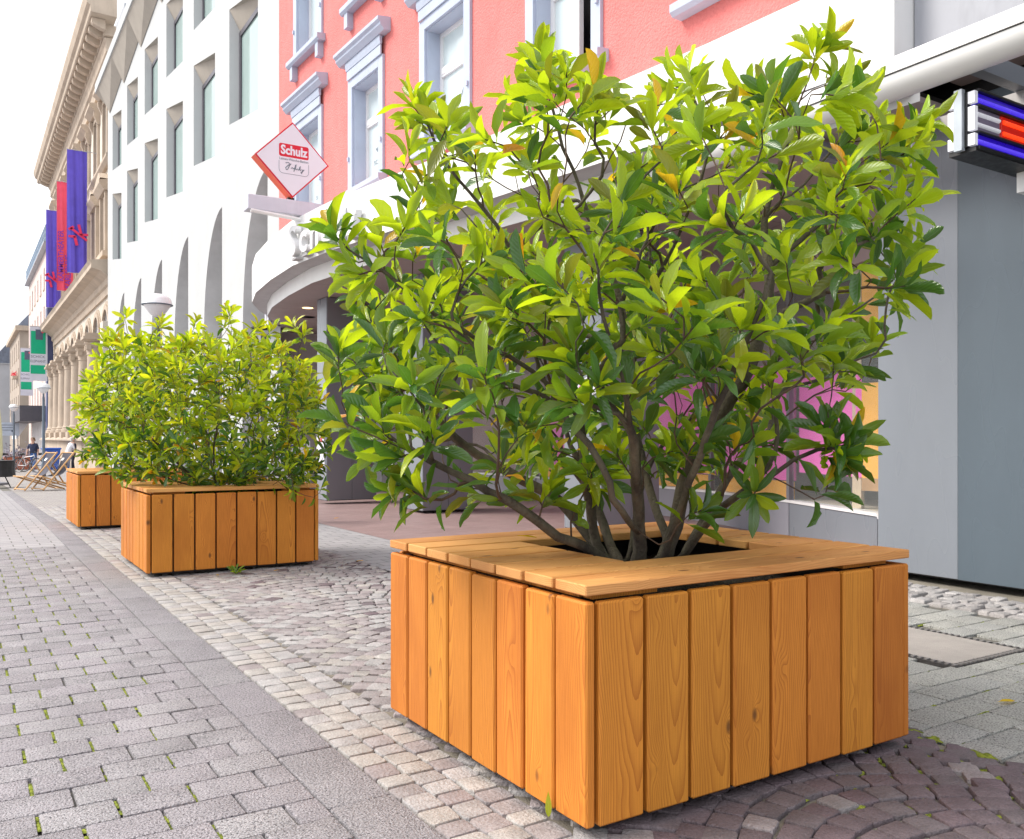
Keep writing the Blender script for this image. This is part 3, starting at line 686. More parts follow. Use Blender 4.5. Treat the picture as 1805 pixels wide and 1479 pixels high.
# small lit sign plate
# ---- rhombic sign on its beam
sg = thing('hanging_sign', 'white diamond-shaped shop sign with red edge and red name panel', 'sign', (4.24, 13.0, 4.7))
M_sred = mat('sign_red', (.62, .008, .03), .35, .05, 3); M_sor = mat('sign_orange_edge', (.80, .10, .03), .35, .08, 4); M_sw = mat('sign_white', (.74, .73, .80), .35, .03, 2)
cx_, cz_, hw = 4.25, 5.27, .565
def dia(h, y0, y1, m, nm, smooth=False):
    g = G(); p = [(cx_-h, cz_), (cx_, cz_-h), (cx_+h, cz_), (cx_, cz_+h)]
    g.v = [(x, y0, z) for x, z in p]+[(x, y1, z) for x, z in p]
    g.f = [(0, 1, 2, 3), (7, 6, 5, 4)]+[(k, (k+1) % 4, 4+(k+1) % 4, 4+k) for k in range(4)]
    return g.build(nm, m, sg)
dia(hw, 12.93, 13.12, M_sor, 'box'); dia(hw*1.004, 12.915, 12.931, M_sred, 'rim'); dia(hw*.955, 12.908, 12.916, M_sw, 'face')
def rrect(x0, x1, z0, z1, r, y, n=5):
    pts = []
    for (cx2, cz2, a0) in ((x1-r, z1-r, 0), (x0+r, z1-r, 90), (x0+r, z0+r, 180), (x1-r, z0+r, 270)):
        for k in range(n+1): a = R(a0+90*k/n); pts.append((cx2+r*math.cos(a), y, cz2+r*math.sin(a)))
    return pts
G().quad(*rrect(cx_-.21, cx_+.245, cz_+.03, cz_+.225, .03, 12.9065)[::-1]).build('name_panel', M_sred, sg, fix=False)
text_part('Schulz', .185, M_sw, sg, (cx_+.018, 12.905, cz_+.126), FACE_Y, bold=.007, sx=.86)
text_part('Leinen-Wäsche-Betten', .052, M_ink, sg, (cx_+.018, 12.906, cz_-.005), FACE_Y, sx=.93)
for p0, p1 in ((None, None),):
    pts = [(cx_-.21, cz_-.04)]+[(cx_-.15-.06*math.cos(R(a)), cz_-.16-.06*math.sin(R(a))) for a in range(0, 91, 18)]+[(cx_+.185+.06*math.sin(R(a)), cz_-.16-.06*math.cos(R(a))) for a in range(0, 91, 18)]+[(cx_+.245, cz_-.04)]
    G().tube([(x, 12.9065, z) for x, z in pts], .003, 5).build('outline', M_ink, sg)
scr = [[(-.10, .045), (-.06, .06), (-.03, .04), (-.05, 0), (-.07, -.05), (-.09, -.06), (-.10, -.03), (-.06, .02), (-.02, .05)], [(-.02, -.02), (0, .0), (.01, -.02), (.03, .0)], [(.02, -.06), (.035, -.01), (.045, .05), (.055, .06), (.05, .03), (.035, -.03)],
       [(.05, -.01), (.06, -.02), (.075, .0), (.085, -.02), (.10, .0)], [(.095, -.02), (.105, .03), (.115, .05), (.11, .0), (.12, -.02)], [(.13, .0), (.15, .0), (.145, -.03), (.13, -.06), (.12, -.05), (.15, -.02), (.17, .01)]]
q = G()
for s_ in scr: q.tube([(cx_+x*1.05-.005, 12.9065, cz_-.115+z*.95-x*.1) for x, z in s_], .0065, 5)
q.build('script_lettering', M_ink, sg)
bm_ = thing('sign_beam', 'pale grey beam carrying the diamond sign out from the canopy', 'beam', (4.5, 13, 4.45))
M_beam = mat('beam_paint', (.60, .60, .68), .45, .05, 3, stain=.25)
G().cbox(3.58, 5.9, 12.9, 13.14, 4.45, 4.67, .01).build('beam', M_beam, bm_)
G().tube([(3.62, 12.9, 4.43), (5.8, 12.9, 4.30)], .03, 6).build('strut', M_fas, bm_)
G().box(4.20, 4.30, 12.98, 13.08, 4.67, 4.72).build('mount', M_black, bm_)
# ---- white building with deep tilted windows
M_wall = mat('white_concrete', (0.49, 0.505, 0.51), 0.75, 0.03, 1.0, bump=0.05, bscale=30, stain=0.03)
M_frame = mat('bronze_frame', (0.11, 0.10, 0.12), 0.35, 0.1, 3, metal=.4)
M_green = mat('green_tint_pane', (0.34, 0.45, 0.43), 0.06, 0.1, .6, spec=.9)
M_greyb = mat('grey_reveal', (0.58, 0.58, 0.585), 0.75, .08, 2)
wb = thing('white_building', 'bright white modern building with deep slanted windows and tall narrow arches', 'building', (6, 30, 0))
X0 = 5.9; g = G()
far0 = [22.98+4.03*k for k in range(6)]
def qx(pts): g.quad(*pts)
M_sofshade = mat('soffit_shade_tint', (0.40, 0.36, 0.31), 0.8, .06, 2)  # same concrete; shade and warm bounce on undersides painted into the colour
g.quad((X0, 18.75, -1.5), (X0, 19.68, -1.5), (X0, 19.68, 16.5), (X0, 18.75, 16.5))
g.quad((X0, 43.86, -1.5), (X0, 44.6, -1.5), (X0, 44.6, 16.5), (X0, 43.86, 16.5))
wins = []
for f in far0:
    ya, yb = f-3.3, f+.73
    for za, zb, n0, n1, f0, f1 in ((8.2, 12.5, 8.74, 11.55, 9.14, 12.1), (12.5, 16.5, 12.78, 15.1, 13.15, 15.6)):
        o = [(f-2.55, n0), (f, f0), (f, f1), (f-2.55, n1)]; c = [(ya, za), (yb, za), (yb, zb), (ya, zb)]
        for k in range(4):
            k2 = (k+1) % 4; g.quad((X0, *c[k]), (X0, *c[k2]), (X0, *o[k2]), (X0, *o[k]))
        bk = [(f-2.62, n0+.14), (f-.10, n0+.30), (f-.10, f1-.58), (f-2.62, f1-.58)]; X1 = X0+.27
        for k in range(4):
            k2 = (k+1) % 4; q4 = ((X0+(.001 if k == 2 else 0), *o[k]), (X0+(.001 if k == 2 else 0), *o[k2]), (X1, *bk[k2]), (X1, *bk[k])); (G().quad(*q4).build('soffit', M_sofshade, wb, fix=False) if k == 2 else g.quad(*q4))
        wins.append((f-2.62, f-.10, n0+.14, f1-.58, X1))
    # arch
    ny, fy, zs_, za_ = f-3.62+.0, f-1.28, 3.9, 7.2
    ny = max(ny, ya)
    g.quad((X0, fy+.12, -1.5), (X0, yb, -1.5), (X0, yb, 8.2), (X0, fy, 8.2), (X0, fy, zs_))
    cv_ = []
    for k in range(13):
        u = math.sin(math.pi/2*k/12); cv_.append((ny+(fy-ny)*u, zs_+(za_-zs_)*math.sqrt(max(0, 1-u*u))))
    for p, q in zip(cv_[:-1], cv_[1:]): g.quad((X0, p[0], p[1]), (X0, q[0], q[1]), (X0, q[0], 8.2), (X0, p[0], 8.2))
    if ny > ya+1e-4: g.quad((X0, ya, -1.5), (X0, ny, -1.5), (X0, ny, 8.2), (X0, ya, 8.2))
    X2 = X0+2.2; cb = cv_+[(fy+.12, -1.5)]
    rv_ = G()
    for p, q in zip(cb[:-1], cb[1:]): rv_.quad((X0+.001, p[0], p[1]), (X2, p[0], p[1]), (X2, q[0], q[1]), (X0+.001, q[0], q[1]))
    rv_.quad((X0+.001, ny, -1.5), (X2, ny, -1.5), (X2, ny, za_), (X0+.001, ny, za_))
    rv_.build('arch_reveal', M_greyb, wb, fix=False)
    B(X2, X2+.05, ny-.1, fy+.2, -1.5, za_+.1).build('arch_pane', M_frame, wb)
g.build('wall', M_wall, wb, fix=False)
for (a, b, c, d, x) in wins:
    t = .13; fr = G().box(x-.05, x+.04, a, a+t, c, d).box(x-.05, x+.04, b-t, b, c, d).box(x-.048, x+.038, a+t, b-t, d-t, d).box(x-.048, x+.038, a+t, b-t, c, c+t).box(x-.046, x+.036, a+.75, a+.83, c+t, d-t)
    wn = fr.build('window_frame', M_frame, wb)
    B(x-.01, x+.0, a+t, a+.75, c+t, d-t).build('pane', M_pane, wn); B(x-.01, x+.0, a+.83, b-t, c+t, d-t).build('pane', M_green, wn)
B(X0+2.4, 16, 18.8, 44.6, -1.5, 16.4).build('core', M_greyb, wb)
B(X0+.02, X0+1.1, 44.45, 44.6, -1.5, 16.5).build('side_wall', M_wall, wb)
for k, f in enumerate(far0):
    ev = G(); ya, yb = f-3.3, f+.73
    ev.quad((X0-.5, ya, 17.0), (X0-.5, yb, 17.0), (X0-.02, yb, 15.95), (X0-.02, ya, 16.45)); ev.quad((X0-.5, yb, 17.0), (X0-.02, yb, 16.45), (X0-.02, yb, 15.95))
    ev.build('eave_facet', M_sofshade, wb, fix=False)
ev = G()
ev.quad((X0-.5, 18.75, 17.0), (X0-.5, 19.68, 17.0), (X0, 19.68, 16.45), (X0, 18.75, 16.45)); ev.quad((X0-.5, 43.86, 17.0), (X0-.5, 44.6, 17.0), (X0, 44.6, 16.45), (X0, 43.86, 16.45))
ev.build('eave_end', M_sofshade, wb, fix=False)
B(X0-.55, 16, 18.75, 44.6, 17.0, 17.4).build('roof_edge', M_wall, wb)

# ---- old sandstone building
M_sand = mat('sandstone', (0.50, 0.41, 0.325), 0.85, 0.14, .8, bump=0.3, bscale=14, stain=0.25)
M_sandl = mat('sandstone_pale', (0.66, 0.60, 0.52), 0.85, 0.08, .8, bump=0.2, bscale=14, stain=0.12)
M_roofz = mat('zinc', (.38, .40, .44), .5, .1, 1)
M_opane = mat('old_pane', (.17, .17, .18), .15, .3, .4, spec=.8)
hb = thing('sandstone_building', 'old sandstone palace front with heavy bracketed cornice and a row of columns', 'building', (6, 58, 0))
HX = 6.2; y0, y1 = 45.2, 74.6
colY = [45.6]+[48.7+3.68*k for k in range(7)]+[74.0]
ops = []
bays = [(a+b)/2 for a, b in zip(colY[:-1], colY[1:])]
for c in bays: ops += [(c-1.05, c+1.05, 1.9, 6.3), (c-.75, c+.75, 10.3, 12.9), (c-.62, c+.62, 14.9, 17.6)]
wall_open(G(), HX, y0, y1, -1.6, 20.0, ops, .45).build('wall', M_sandl, hb, fix=False)
B(HX+.75, 18, y0+.1, y1, -1.6, 20).build('core', M_dark, hb)
B(HX+.02, 18, y0, y0+.1, -1.6, 20).build('side_wall', M_sandl, hb)
for c in bays:
    # ground floor arch head with ring, pane
    pn = B(HX+.40, HX+.42, c-1.05, c+1.05, 1.9, 6.3).build('window', M_opane, hb)
    q = G().box(HX+.33, HX+.40, c-.04, c+.04, 1.9, 6.3).box(HX+.332, HX+.398, c-1.05, c-.04, 4.6, 4.72).box(HX+.332, HX+.398, c+.04, c+1.05, 4.6, 4.72); q.build('window_bars', M_sand, pn)
    r1 = G(); n = 14
    for (ra, rb, xo) in ((1.05, 1.30, -.12), (1.30, 1.46, -.05)):
        pr = []
        for k in range(n+1):
            a = math.pi*k/n; pr.append((c+math.cos(a), math.sin(a)))
        for k in range(n):
            a, b2 = math.pi*k/n, math.pi*(k+1)/n
            P = lambda r_, an, x_: (x_, c+r_*math.cos(an), 6.3+.05+r_*math.sin(an))
            r1.quad(P(ra, a, HX+xo), P(ra, b2, HX+xo), P(rb, b2, HX+xo), P(rb, a, HX+xo))
            r1.quad(P(rb, a, HX+xo), P(rb, b2, HX+xo), P(rb, b2, HX), P(rb, a, HX)); r1.quad(P(ra, a, HX+xo), P(ra, b2, HX+xo), P(ra, b2, HX+.1), P(ra, a, HX+.1))
    r1.build('arch_ring', M_sand, hb, fix=False)
    tp = G(); cc_ = [(c+1.05*math.cos(math.pi*k/n), 6.35+1.05*math.sin(math.pi*k/n)) for k in range(n+1)]
    tp.quad(*[(HX-.012, a, b) for a, b in cc_]); tp.build('arch_pane', M_opane, hb, fix=False)
    # first floor: twin lights with columns and pediment
    pn = B(HX+.38, HX+.40, c-.75, c+.75, 10.3, 12.9).build('window', M_opane, hb)
    q = G().box(HX-.22, HX, c-.98, c-.76, 10.1, 13.0).box(HX-.22, HX, c+.76, c+.98, 10.1, 13.0).box(HX-.16, HX+.1, c-.07, c+.07, 10.3, 12.9)
    q.build('surround', M_sand, pn)
    q = G().profY([(HX, 13.0), (HX-.28, 13.0), (HX-.50, 13.3), (HX-.50, 13.45), (HX, 13.55)], c-1.15, c+1.15)
    q.add([(HX-.45, c-1.12, 13.551), (HX-.45, c+1.12, 13.551), (HX-.40, c, 14.05), (HX, c-1.12, 13.551), (HX, c+1.12, 13.551), (HX, c, 14.1)], [(0, 1, 2), (0, 2, 5, 3), (1, 4, 5, 2)])
    q.build('pediment', M_sand, hb)
    B(HX-.35, HX, c-1.1, c+1.1, 9.85, 10.1).build('sill', M_sand, hb)
    # second floor
    pn = B(HX+.38, HX+.40, c-.62, c+.62, 14.9, 17.6).build('window', M_opane, hb)
    q = G().box(HX-.13, HX, c-.85, c-.63, 14.75, 17.65).box(HX-.13, HX, c+.63, c+.85, 14.75, 17.65).box(HX-.128, HX, c-.63, c+.63, 17.6, 17.85)
    q.build('surround', M_sand, pn)
    G().profY([(HX, 17.86), (HX-.25, 17.86), (HX-.52, 18.1), (HX-.52, 18.25), (HX, 18.32)], c-1.0, c+1.0).build('hood', M_sand, hb)
    for s in (-1, 1): G().profY([(HX, 17.2), (HX-.14, 17.25), (HX-.30, 17.6), (HX-.30, 17.855), (HX, 17.855)], c+s*.92-.09, c+s*.92+.09).build('console', M_sand, hb)
for yc in colY:
    if yc in (colY[0], colY[-1]):
        B(HX-.45, HX, yc-.45, yc+.45, 1.4, 6.6).build('pier', M_sandl, hb)
        continue
    G().lathe([(.52, 1.45), (.52, 1.62), (.45, 1.66), (.47, 1.76), (.40, 1.82), (.375, 2.0), (.36, 3.6), (.325, 5.25), (.36, 5.28), (.34, 5.34), (.40, 5.55), (.36, 5.62), (.50, 5.85), (.42, 5.92), (.56, 6.02)], (HX-.38, yc, 0), 14).build('column', M_sand, hb, smooth=True)
    q = G().box(HX-.95, HX, yc-.60, yc+.60, 6.02, 6.16).box(HX-.88, HX, yc-.52, yc+.52, 6.161, 6.34)
    for s in (-1, 1):
        for t in (-1, 1): q.box(HX-.38+s*.30-.12, HX-.38+s*.30+.12, yc+t*.30-.12, yc+t*.30+.12, 5.5, 5.74)
    q.build('capital', M_sand, hb)
    B(HX-.95, HX, yc-.58, yc+.58, 1.0, 1.45).build('plinth', M_sand, hb)
B(HX-.75, HX, y0, y1, -1.6, .95).build('base', M_sand, hb)
G().profY([(HX, .951), (HX-1.0, .951), (HX-1.0, 1.05), (HX-.8, 1.15), (HX, 1.15)], y0, y1).build('base_moulding', M_sand, hb)
G().profY([(HX, 8.0), (HX-.12, 8.0), (HX-.12, 8.35), (HX-.22, 8.42), (HX-.22, 8.7), (HX-.55, 8.95), (HX-.95, 9.05), (HX-.95, 9.25), (HX-1.05, 9.4), (HX, 9.55)], y0-.1, y1+.1).build('cornice', M_sand, hb)
G().profY([(HX, 14.25), (HX-.15, 14.25), (HX-.30, 14.42), (HX-.30, 14.55), (HX, 14.62)], y0, y1).build('string_course', M_sand, hb)
G().profY([(HX, 18.7), (HX-.14, 18.7), (HX-.18, 19.2), (HX-.30, 19.3), (HX-.30, 19.75), (HX-.4, 19.9), (HX, 19.95)], y0-.1, y1+.2).build('frieze', M_sand, hb)
G().profY([(HX, 20.45), (HX-1.05, 20.45), (HX-1.1, 20.5), (HX-1.12, 20.75), (HX-1.25, 20.85), (HX-1.35, 21.15), (HX-1.35, 21.3), (HX, 21.4)], y0-1.3, y1+1.3).build('main_cornice', M_sand, hb)
G().profY([(HX+.1, 19.951), (HX-.42, 19.951), (HX-.42, 20.449), (HX+.1, 20.449)], y0-.3, y1+.3).build('bracket_bed', M_sand, hb)
md = G().profY([(-.0, .0), (-.18, .02), (-.52, .16), (-.58, .24), (-.58, .43), (.0, .43)], -.17, .17).mesh('bracket', M_sand)
k = y0-.6
while k < y1+1.0:
    inst('bracket', md, hb, (HX-.42, k, 20.0)); k += 1.0
q = G()
for k in range(26):
    s = .06 if k % 2 else .0
    q.box(HX-.10, HX-.001, y0, y0+.45+s*4, -1.2+k*.78+.02, -1.2+(k+1)*.78-.03)
q.build('quoins', M_sand, hb)
q = G()
for k in range(26):
    s = .06 if k % 2 else .0
    q.box(HX-.10, HX-.001, y1-.45-s*4, y1, -1.2+k*.78+.02, -1.2+(k+1)*.78-.03)
q.build('quoins', M_sand, hb)
G().box(HX+.5, 18, y0, y1, 21.4, 21.8).build('roof', M_roofz, hb)

# ---- banners on the old building
def banner(name, label, x0, x1, y, z0, z1, m, group, amp=.05, seed=0):
    t = thing(name, label, 'banner', (x0, y, z0), group)
    q = random.Random(seed); ph = q.uniform(0, 6); nx, nz_ = 18, 22; g = G()
    for j in range(nz_+1):
        for i in range(nx+1):
            u, v = i/nx, j/nz_; a = amp*(1.15-v*.8)
            g.v.append((x0+(x1-x0)*u, y+a*math.sin(u*13+ph+v*1.2)+a*.5*math.sin(u*27+v*3), z0+(z1-z0)*v))
    for j in range(nz_):
        for i in range(nx): k = j*(nx+1)+i; g.f.append((k, k+1, k+nx+2, k+nx+1))
    g.build('cloth', m, t, smooth='all', fix=False)
    G().tube([(x0-.06, y, z1), (HX, y, z1)], .022, 6).build('pole', M_lip, t)
    G().tube([(x0+.02, y, z0), (HX, y, z0)], .014, 6).build('lower_pole', M_lip, t)
    return t
M_bb = mat('violet_blue_cloth', (0.13, 0.095, 0.60), .8, .08, 2); M_br = mat('coral_red_cloth', (.85, .095, .17), .8, .06, 2); M_bsy = mat('coral_print', (.78, .04, .13), .8)
def figure(t, xc, y, zc, s, m):
    g = G()
    def bar(a, b, w_):
        a, b = Vector(a), Vector(b); d = (b-a).normalized(); n = Vector((-d.y, d.x))*w_/2
        g.quad(*[(xc+p.x*s, y, zc+p.y*s) for p in (a-n, b-n, b+n, a+n)])
    bar((-.55, .55), (.85, -.50), .22); bar((.12, .95), (.35, -.02), .24); bar((-.75, .38), (-.30, .70), .22); bar((.35, .0), (.95, .05), .22); bar((-.75, -.25), (-.15, -.22), .22); bar((-.22, -.2), (-.02, -1.05), .26)
    g.build('emblem', m, t, fix=False)
b1 = banner('blue_banner', 'violet blue banner with coral emblem, the nearest on the sandstone front', 4.79, 5.73, 50.9, 9.7, 16.1, M_bb, 'banners on the sandstone front', seed=1)
figure(b1, 5.26, 50.80, 11.7, .55, M_bsy)
b2 = banner('red_banner', 'coral red banner with vertical lettering between two blue banners', 4.82, 5.67, 56.8, 9.6, 15.9, M_br, 'banners on the sandstone front', seed=2)
text_part('KAMMERTHEATER', .42, mat('violet_print', (.24, .05, .45), .8), b2, (5.03, 56.70, 11.6), (math.pi/2, -math.pi/2, 0), bold=.006, sx=.85)
text_part('KARLSRUHE', .42, MATS['violet_print'], b2, (5.40, 56.70, 10.7), (math.pi/2, -math.pi/2, 0), bold=.006, sx=.85)
b3 = banner('blue_banner', 'violet blue banner with coral emblem, the farthest on the sandstone front', 4.74, 5.58, 63.0, 9.4, 15.6, M_bb, 'banners on the sandstone front', seed=3)
figure(b3, 5.05, 62.90, 11.2, .5, M_bsy)

# ---- buildings farther down the street
def house(name, label, x, y0, y1, z1, mw, rows, cols, wz=1.7, wy=1.0, roof=None, base=-2.5, mwin=None, deep=10, trim=None, front=True):
    t = thing(name, label, 'building', (x, (y0+y1)/2, 0))
    ops = []; fh = (z1-3.6)/max(1, rows)
    for r_ in range(rows):
        for c in range(cols):
            yc = y0+(c+.5)*(y1-y0)/cols; zc = 3.9+r_*fh
            ops.append((yc-wy/2, yc+wy/2, zc, zc+wz))
    wall_open(G(), x, y0, y1, base, z1, ops, .25).build('wall', mw, t, fix=False)
    B(x+.5, x+deep, y0+.02, y1-.02, base, z1-.05).build('core', M_greyb, t); B(x+.01, x+deep, y0-.002, y0+.1, base, z1-.001).build('side_wall', mw, t)
    for (a, b, c, d) in ops:
        wn = B(x+.2, x+.22, a, b, c, d).build('window', mwin or M_opane, t)
        G().box(x+.15, x+.2, (a+b)/2-.03, (a+b)/2+.03, c, d).box(x+.152, x+.198, a, b, d-.08, d).build('window_bars', M_white, wn)
        if trim: B(x-.06, x, a-.1, b+.1, c-.15, c-.02).build('sill', trim, t)
    return t
M_pal = mat('pale_rose_render', (.66, .54, .50), .85, .06, .6); M_sto = mat('brown_stone', (.42, .35, .29), .85, .14, .6, stain=.3); M_slate = mat('slate_roof', (.16, .18, .23), .7, .2, 2)
M_navy = mat('navy_cladding', (.055, .07, .17), .5, .1, 1)
h1 = house('rose_building', 'pale rose apartment block with railed roof terrace behind the blue banners', 6.0, 76.6, 100, 16.2, M_pal, 4, 7, trim=M_sand)
q = G()
for k in range(26): q.tube([(5.75, 76.8+k*.9, 16.3), (5.75, 76.8+k*.9, 17.6)], .035, 5)
for z in (16.7, 17.15, 17.6): q.tube([(5.75, 76.7, z), (5.75, 99.8, z)], .03, 5)
q.build('railing', mat('blue_grey_steel', (.30, .38, .48), .5), h1); B(5.6, 16, 76.55, 100, 16.2, 16.32).build('roof', M_roofz, h1)
B(5.70, 6.25, 74.75, 76.3, -2.5, 11.0).build('navy_fin', M_navy, h1)
B(4.0, 6.0, 77.0, 90, 2.4, 3.6).build('entrance_canopy', mat('dark_canopy', (.09, .085, .10), .6), h1)
q = G()
for k in range(7): q.box(5.5, 5.62, 77.5+k*1.6, 77.7+k*1.6, -2.0, 2.39)
q.build('shop_posts', M_white, h1)
h2 = house('stone_building', 'brown stone corner house with red flower box far down the street', 5.4, 104, 124, 12.2, M_sto, 3, 5, trim=M_sand)
B(5.0, 16, 103.6, 124, 12.2, 12.7).build('cornice', M_sand, h2)
G().add([(5.2, 103.8, 12.7), (5.2, 124, 12.7), (8.5, 124, 16.8), (8.5, 105.5, 16.8), (14, 103.8, 12.7), (14, 124, 12.7), (12, 124, 16.8), (12, 105.5, 16.8)], [(0, 1, 2, 3), (4, 7, 6, 5), (0, 3, 7, 4), (3, 2, 6, 7)]).build('roof', M_slate, h2)
fb = thing('flower_box', 'box of red flowers on the brown stone house', 'flower box', (5.0, 108, 8))
B(4.9, 5.38, 107, 109, 7.4, 7.7).build('box', M_sand, fb)
q = G(); qr = random.Random(4)
for k in range(160):
    p = Vector((5.1+qr.gauss(0, .14), 108+qr.gauss(0, .45), 7.9+qr.gauss(0, .16))); s = .09
    q.quad(*[p+Vector((qr.uniform(-s, s), qr.uniform(-s, s), qr.uniform(-s, s))) for _ in range(3)])
q.build('flowers', mat('red_petals', (.75, .06, .09), .6), fb, fix=False, kind='stuff')
h3 = house('grey_house', 'grey gabled house with turquoise panels at the far end of the street', 3.6, 128, 150, 10.5, mat('grey_render', (.46, .46, .48), .85, .08, .6), 3, 6)
G().add([(3.3, 127.8, 10.5), (3.3, 150, 10.5), (8.5, 150, 17.2), (8.5, 127.8, 17.2), (13.8, 127.8, 10.5), (13.8, 150, 10.5)], [(0, 1, 2, 3), (3, 2, 5, 4), (0, 3, 4)]).build('roof', M_slate, h3)
for z in (3.6, 7.2): B(2.5, 3.59, 131, 133.2, z, z+2.2).build('turquoise_panel', mat('turquoise', (.10, .50, .58), .5), h3)
house('cream_house', 'pale cream house closing the far left end of the street', 0.5, 156, 190, 10.5, mat('cream_render', (.70, .68, .62), .85, .06, .6), 3, 7)
def gbanner(label, x0, x1, y, z0, z1):
    t = thing('green_banner', label, 'banner', (x0, y, z0), 'green and white banners')
    W, H_ = x1-x0, z1-z0
    MG = mat('banner_green', (.0, .42, .22), .7, .05, 2); MW = mat('banner_white', (.62, .64, .74), .7, .03, 2)
    G().box(x0, x1, y, y+.03, z0, z1).build('cloth', MW, t)
    B(x0+.06*W, x1-.10*W, y-.008, y-.001, z0+.50*H_, z1-.08*H_).build('green_field', MG, t); B(x0+.04*W, x1-.12*W, y-.008, y-.001, z0+.13*H_, z0+.29*H_).build('green_field', MG, t)
    B(x0+.32*W, x0+.74*W, y-.015, y-.009, z0+.76*H_, z1-.05*H_).build('dark_field', mat('banner_slate', (.09, .11, .17), .7), t)
    G().quad(*[(x0+.72*W+.09*W*math.cos(k*.785), y-.018, z1-.09*H_+.09*W*math.sin(k*.785)) for k in range(8)]).build('red_dot', M_br, t, fix=False)
    text_part('SCHICK', .23*W, MATS['banner_slate'], t, (x0+.46*W, y-.004, z0+.445*H_), FACE_Y); text_part('ELEPHANT', .23*W, MATS['banner_slate'], t, (x0+.46*W, y-.004, z0+.36*H_), FACE_Y, sx=.8)
    G().tube([(x0, y, z1+.02), (6.0, y, z1+.02)], .03, 6).build('pole', M_lip, t)
gbanner('larger green and white banner hanging beside the navy fin', 4.53, 5.69, 74.4, 5.36, 9.4)
gbanner('smaller green and white banner hanging farther back', 4.42, 5.36, 84.0, 4.65, 8.6)
# ================================================================== planters
M_wood = wood_mat()
M_deck = wood_mat('larch_deck_sheen', (0.74, 0.38, 0.13), (0.50, 0.20, 0.05))  # sky sheen on the deck tops painted in as a paler larch
M_soil = mat('soil', (.035, .026, .02), .95, .4, 20, bump=1, bscale=60, bdist=.03)
def plank_mesh(w_, l, t=.032, c=.004, m=None): return G().cbox(-w_/2, w_/2, -t/2, t/2, -l/2, l/2, c).mesh('plank', m or M_wood, fix=True)
PW_ = 0.1535
SLM = plank_mesh(PW_, .615, .032, .006); 
def planter(label, x0, y0, dx=1.445, dy=1.29):
    t = thing('wooden_planter', label, 'planter', (x0+dx/2, y0+dy/2, gz(y0)), 'wooden street planters')
    zg = gz(y0+dy/2); x1, y1 = x0+dx, y0+dy; q = random.Random(int(y0*100)); zc = zg+.035+.3085
    def slats(name, n, a, b, fixed, axis, flip):
        p = (b-a)/n
        for k in range(n):
            c = a+(k+.5)*p; s = (p-.013)/PW_
            j = (q.uniform(-.0012, .0012), q.uniform(-.002, .002), q.uniform(-.0015, .0015))
            if axis == 'y': inst('slat', SLM, t, (fixed+j[0], c, zc+j[1]), (0, q.uniform(-.002, .002), (-math.pi/2 if flip else math.pi/2)+(math.pi if q.random() < .5 else 0)*0), (s, 1, 1))
            else: inst('slat', SLM, t, (c, fixed+j[0], zc+j[1]), (q.uniform(-.002, .002), 0, (0 if not flip else math.pi)), (s, 1, 1))
    slats('l', 8, y0, y1, x0+.016, 'y', True); slats('r', 8, y0, y1, x1-.016, 'y', False)
    slats('f', 8, x0+.034, x1-.034, y0+.016, 'x', False); slats('b', 8, x0+.034, x1-.034, y1-.016, 'x', True)
    i_ = .045
    lin = G().box(x0+i_, x0+i_+.01, y0+i_, y1-i_, zg+.03, zg+.645).box(x1-i_-.01, x1-i_, y0+i_, y1-i_, zg+.03, zg+.645).box(x0+i_+.01, x1-i_-.01, y0+i_, y0+i_+.01, zg+.03, zg+.645).box(x0+i_+.01, x1-i_-.01, y1-i_-.01, y1-i_, zg+.03, zg+.645)
    lin.box(x0+i_, x1-i_, y0+i_, y1-i_, zg+.02, zg+.0295); lin.build('lining', M_black, t)
    # soil
    g = G(); n = 14
    for a in range(n+1):
        for b in range(n+1):
            u, v = a/n, b/n; g.v.append((x0+.056+(dx-.112)*u, y0+.056+(dy-.112)*v, zg+.56+q.uniform(-.012, .02)+.05*math.exp(-((u-.5)**2+(v-.5)**2)*18)))
    for a in range(n):
        for b in range(n): k = a*(n+1)+b; g.f.append((k, k+n+1, k+n+2, k+1))
    g.build('soil', M_soil, t, smooth='all', fix=False)
    for (xa, xb, ya_, yb_) in ((x0+.06, x0+.30, y0+.06, y0+.10), (x1-.30, x1-.06, y0+.06, y0+.10), (x0+.06, x0+.30, y1-.10, y1-.06), (x1-.30, x1-.06, y1-.10, y1-.06), (x0+.052, x0+.09, y0+.11, y1-.11), (x1-.09, x1-.052, y0+.11, y1-.11)):
        B(xa, xb, ya_, yb_, zg+.648, zg+.669).build('batten', M_wood, t)
    p = dy/8
    for k in range(8):
        yc = y0+(k+.5)*p; segs = [(x0-.002, x1+.002)] if k in (0, 1, 6, 7) else [(x0-.002, x0+.40), (x1-.31, x1+.002)]
        for a, b in segs:
            e = q.uniform(-.002, .002)
            L_ = b-a; m = plank_mesh(p-.015, L_, .030, .003, M_deck)
            o = inst('deck_board', m, t, ((a+b)/2+e, yc, zg+.685+q.uniform(-.0008, .0008)), (0, 0, 0))
            o.rotation_euler = Matrix(((0, 0, 1), (1, 0, 0), (0, 1, 0))).to_euler()
    for fx in (x0+.10, x0+dx/2, x1-.10):
        for fy in (y0+.09, y1-.09):
            G().lathe([(.032, 0), (.032, .008), (.012, .012), (.012, .021)], (fx, fy, zg+.001), 12).build('foot', M_black, t)
    sc = G()
    return t
planter('large larch planter nearest the camera, with the tall open bush', 1.44, 1.90)
planter('middle larch planter with the dense yellow-green bush', 1.25, 7.35, 1.40)
planter('farthest larch planter, partly hidden behind the middle one', 1.21, 11.65, 1.40)

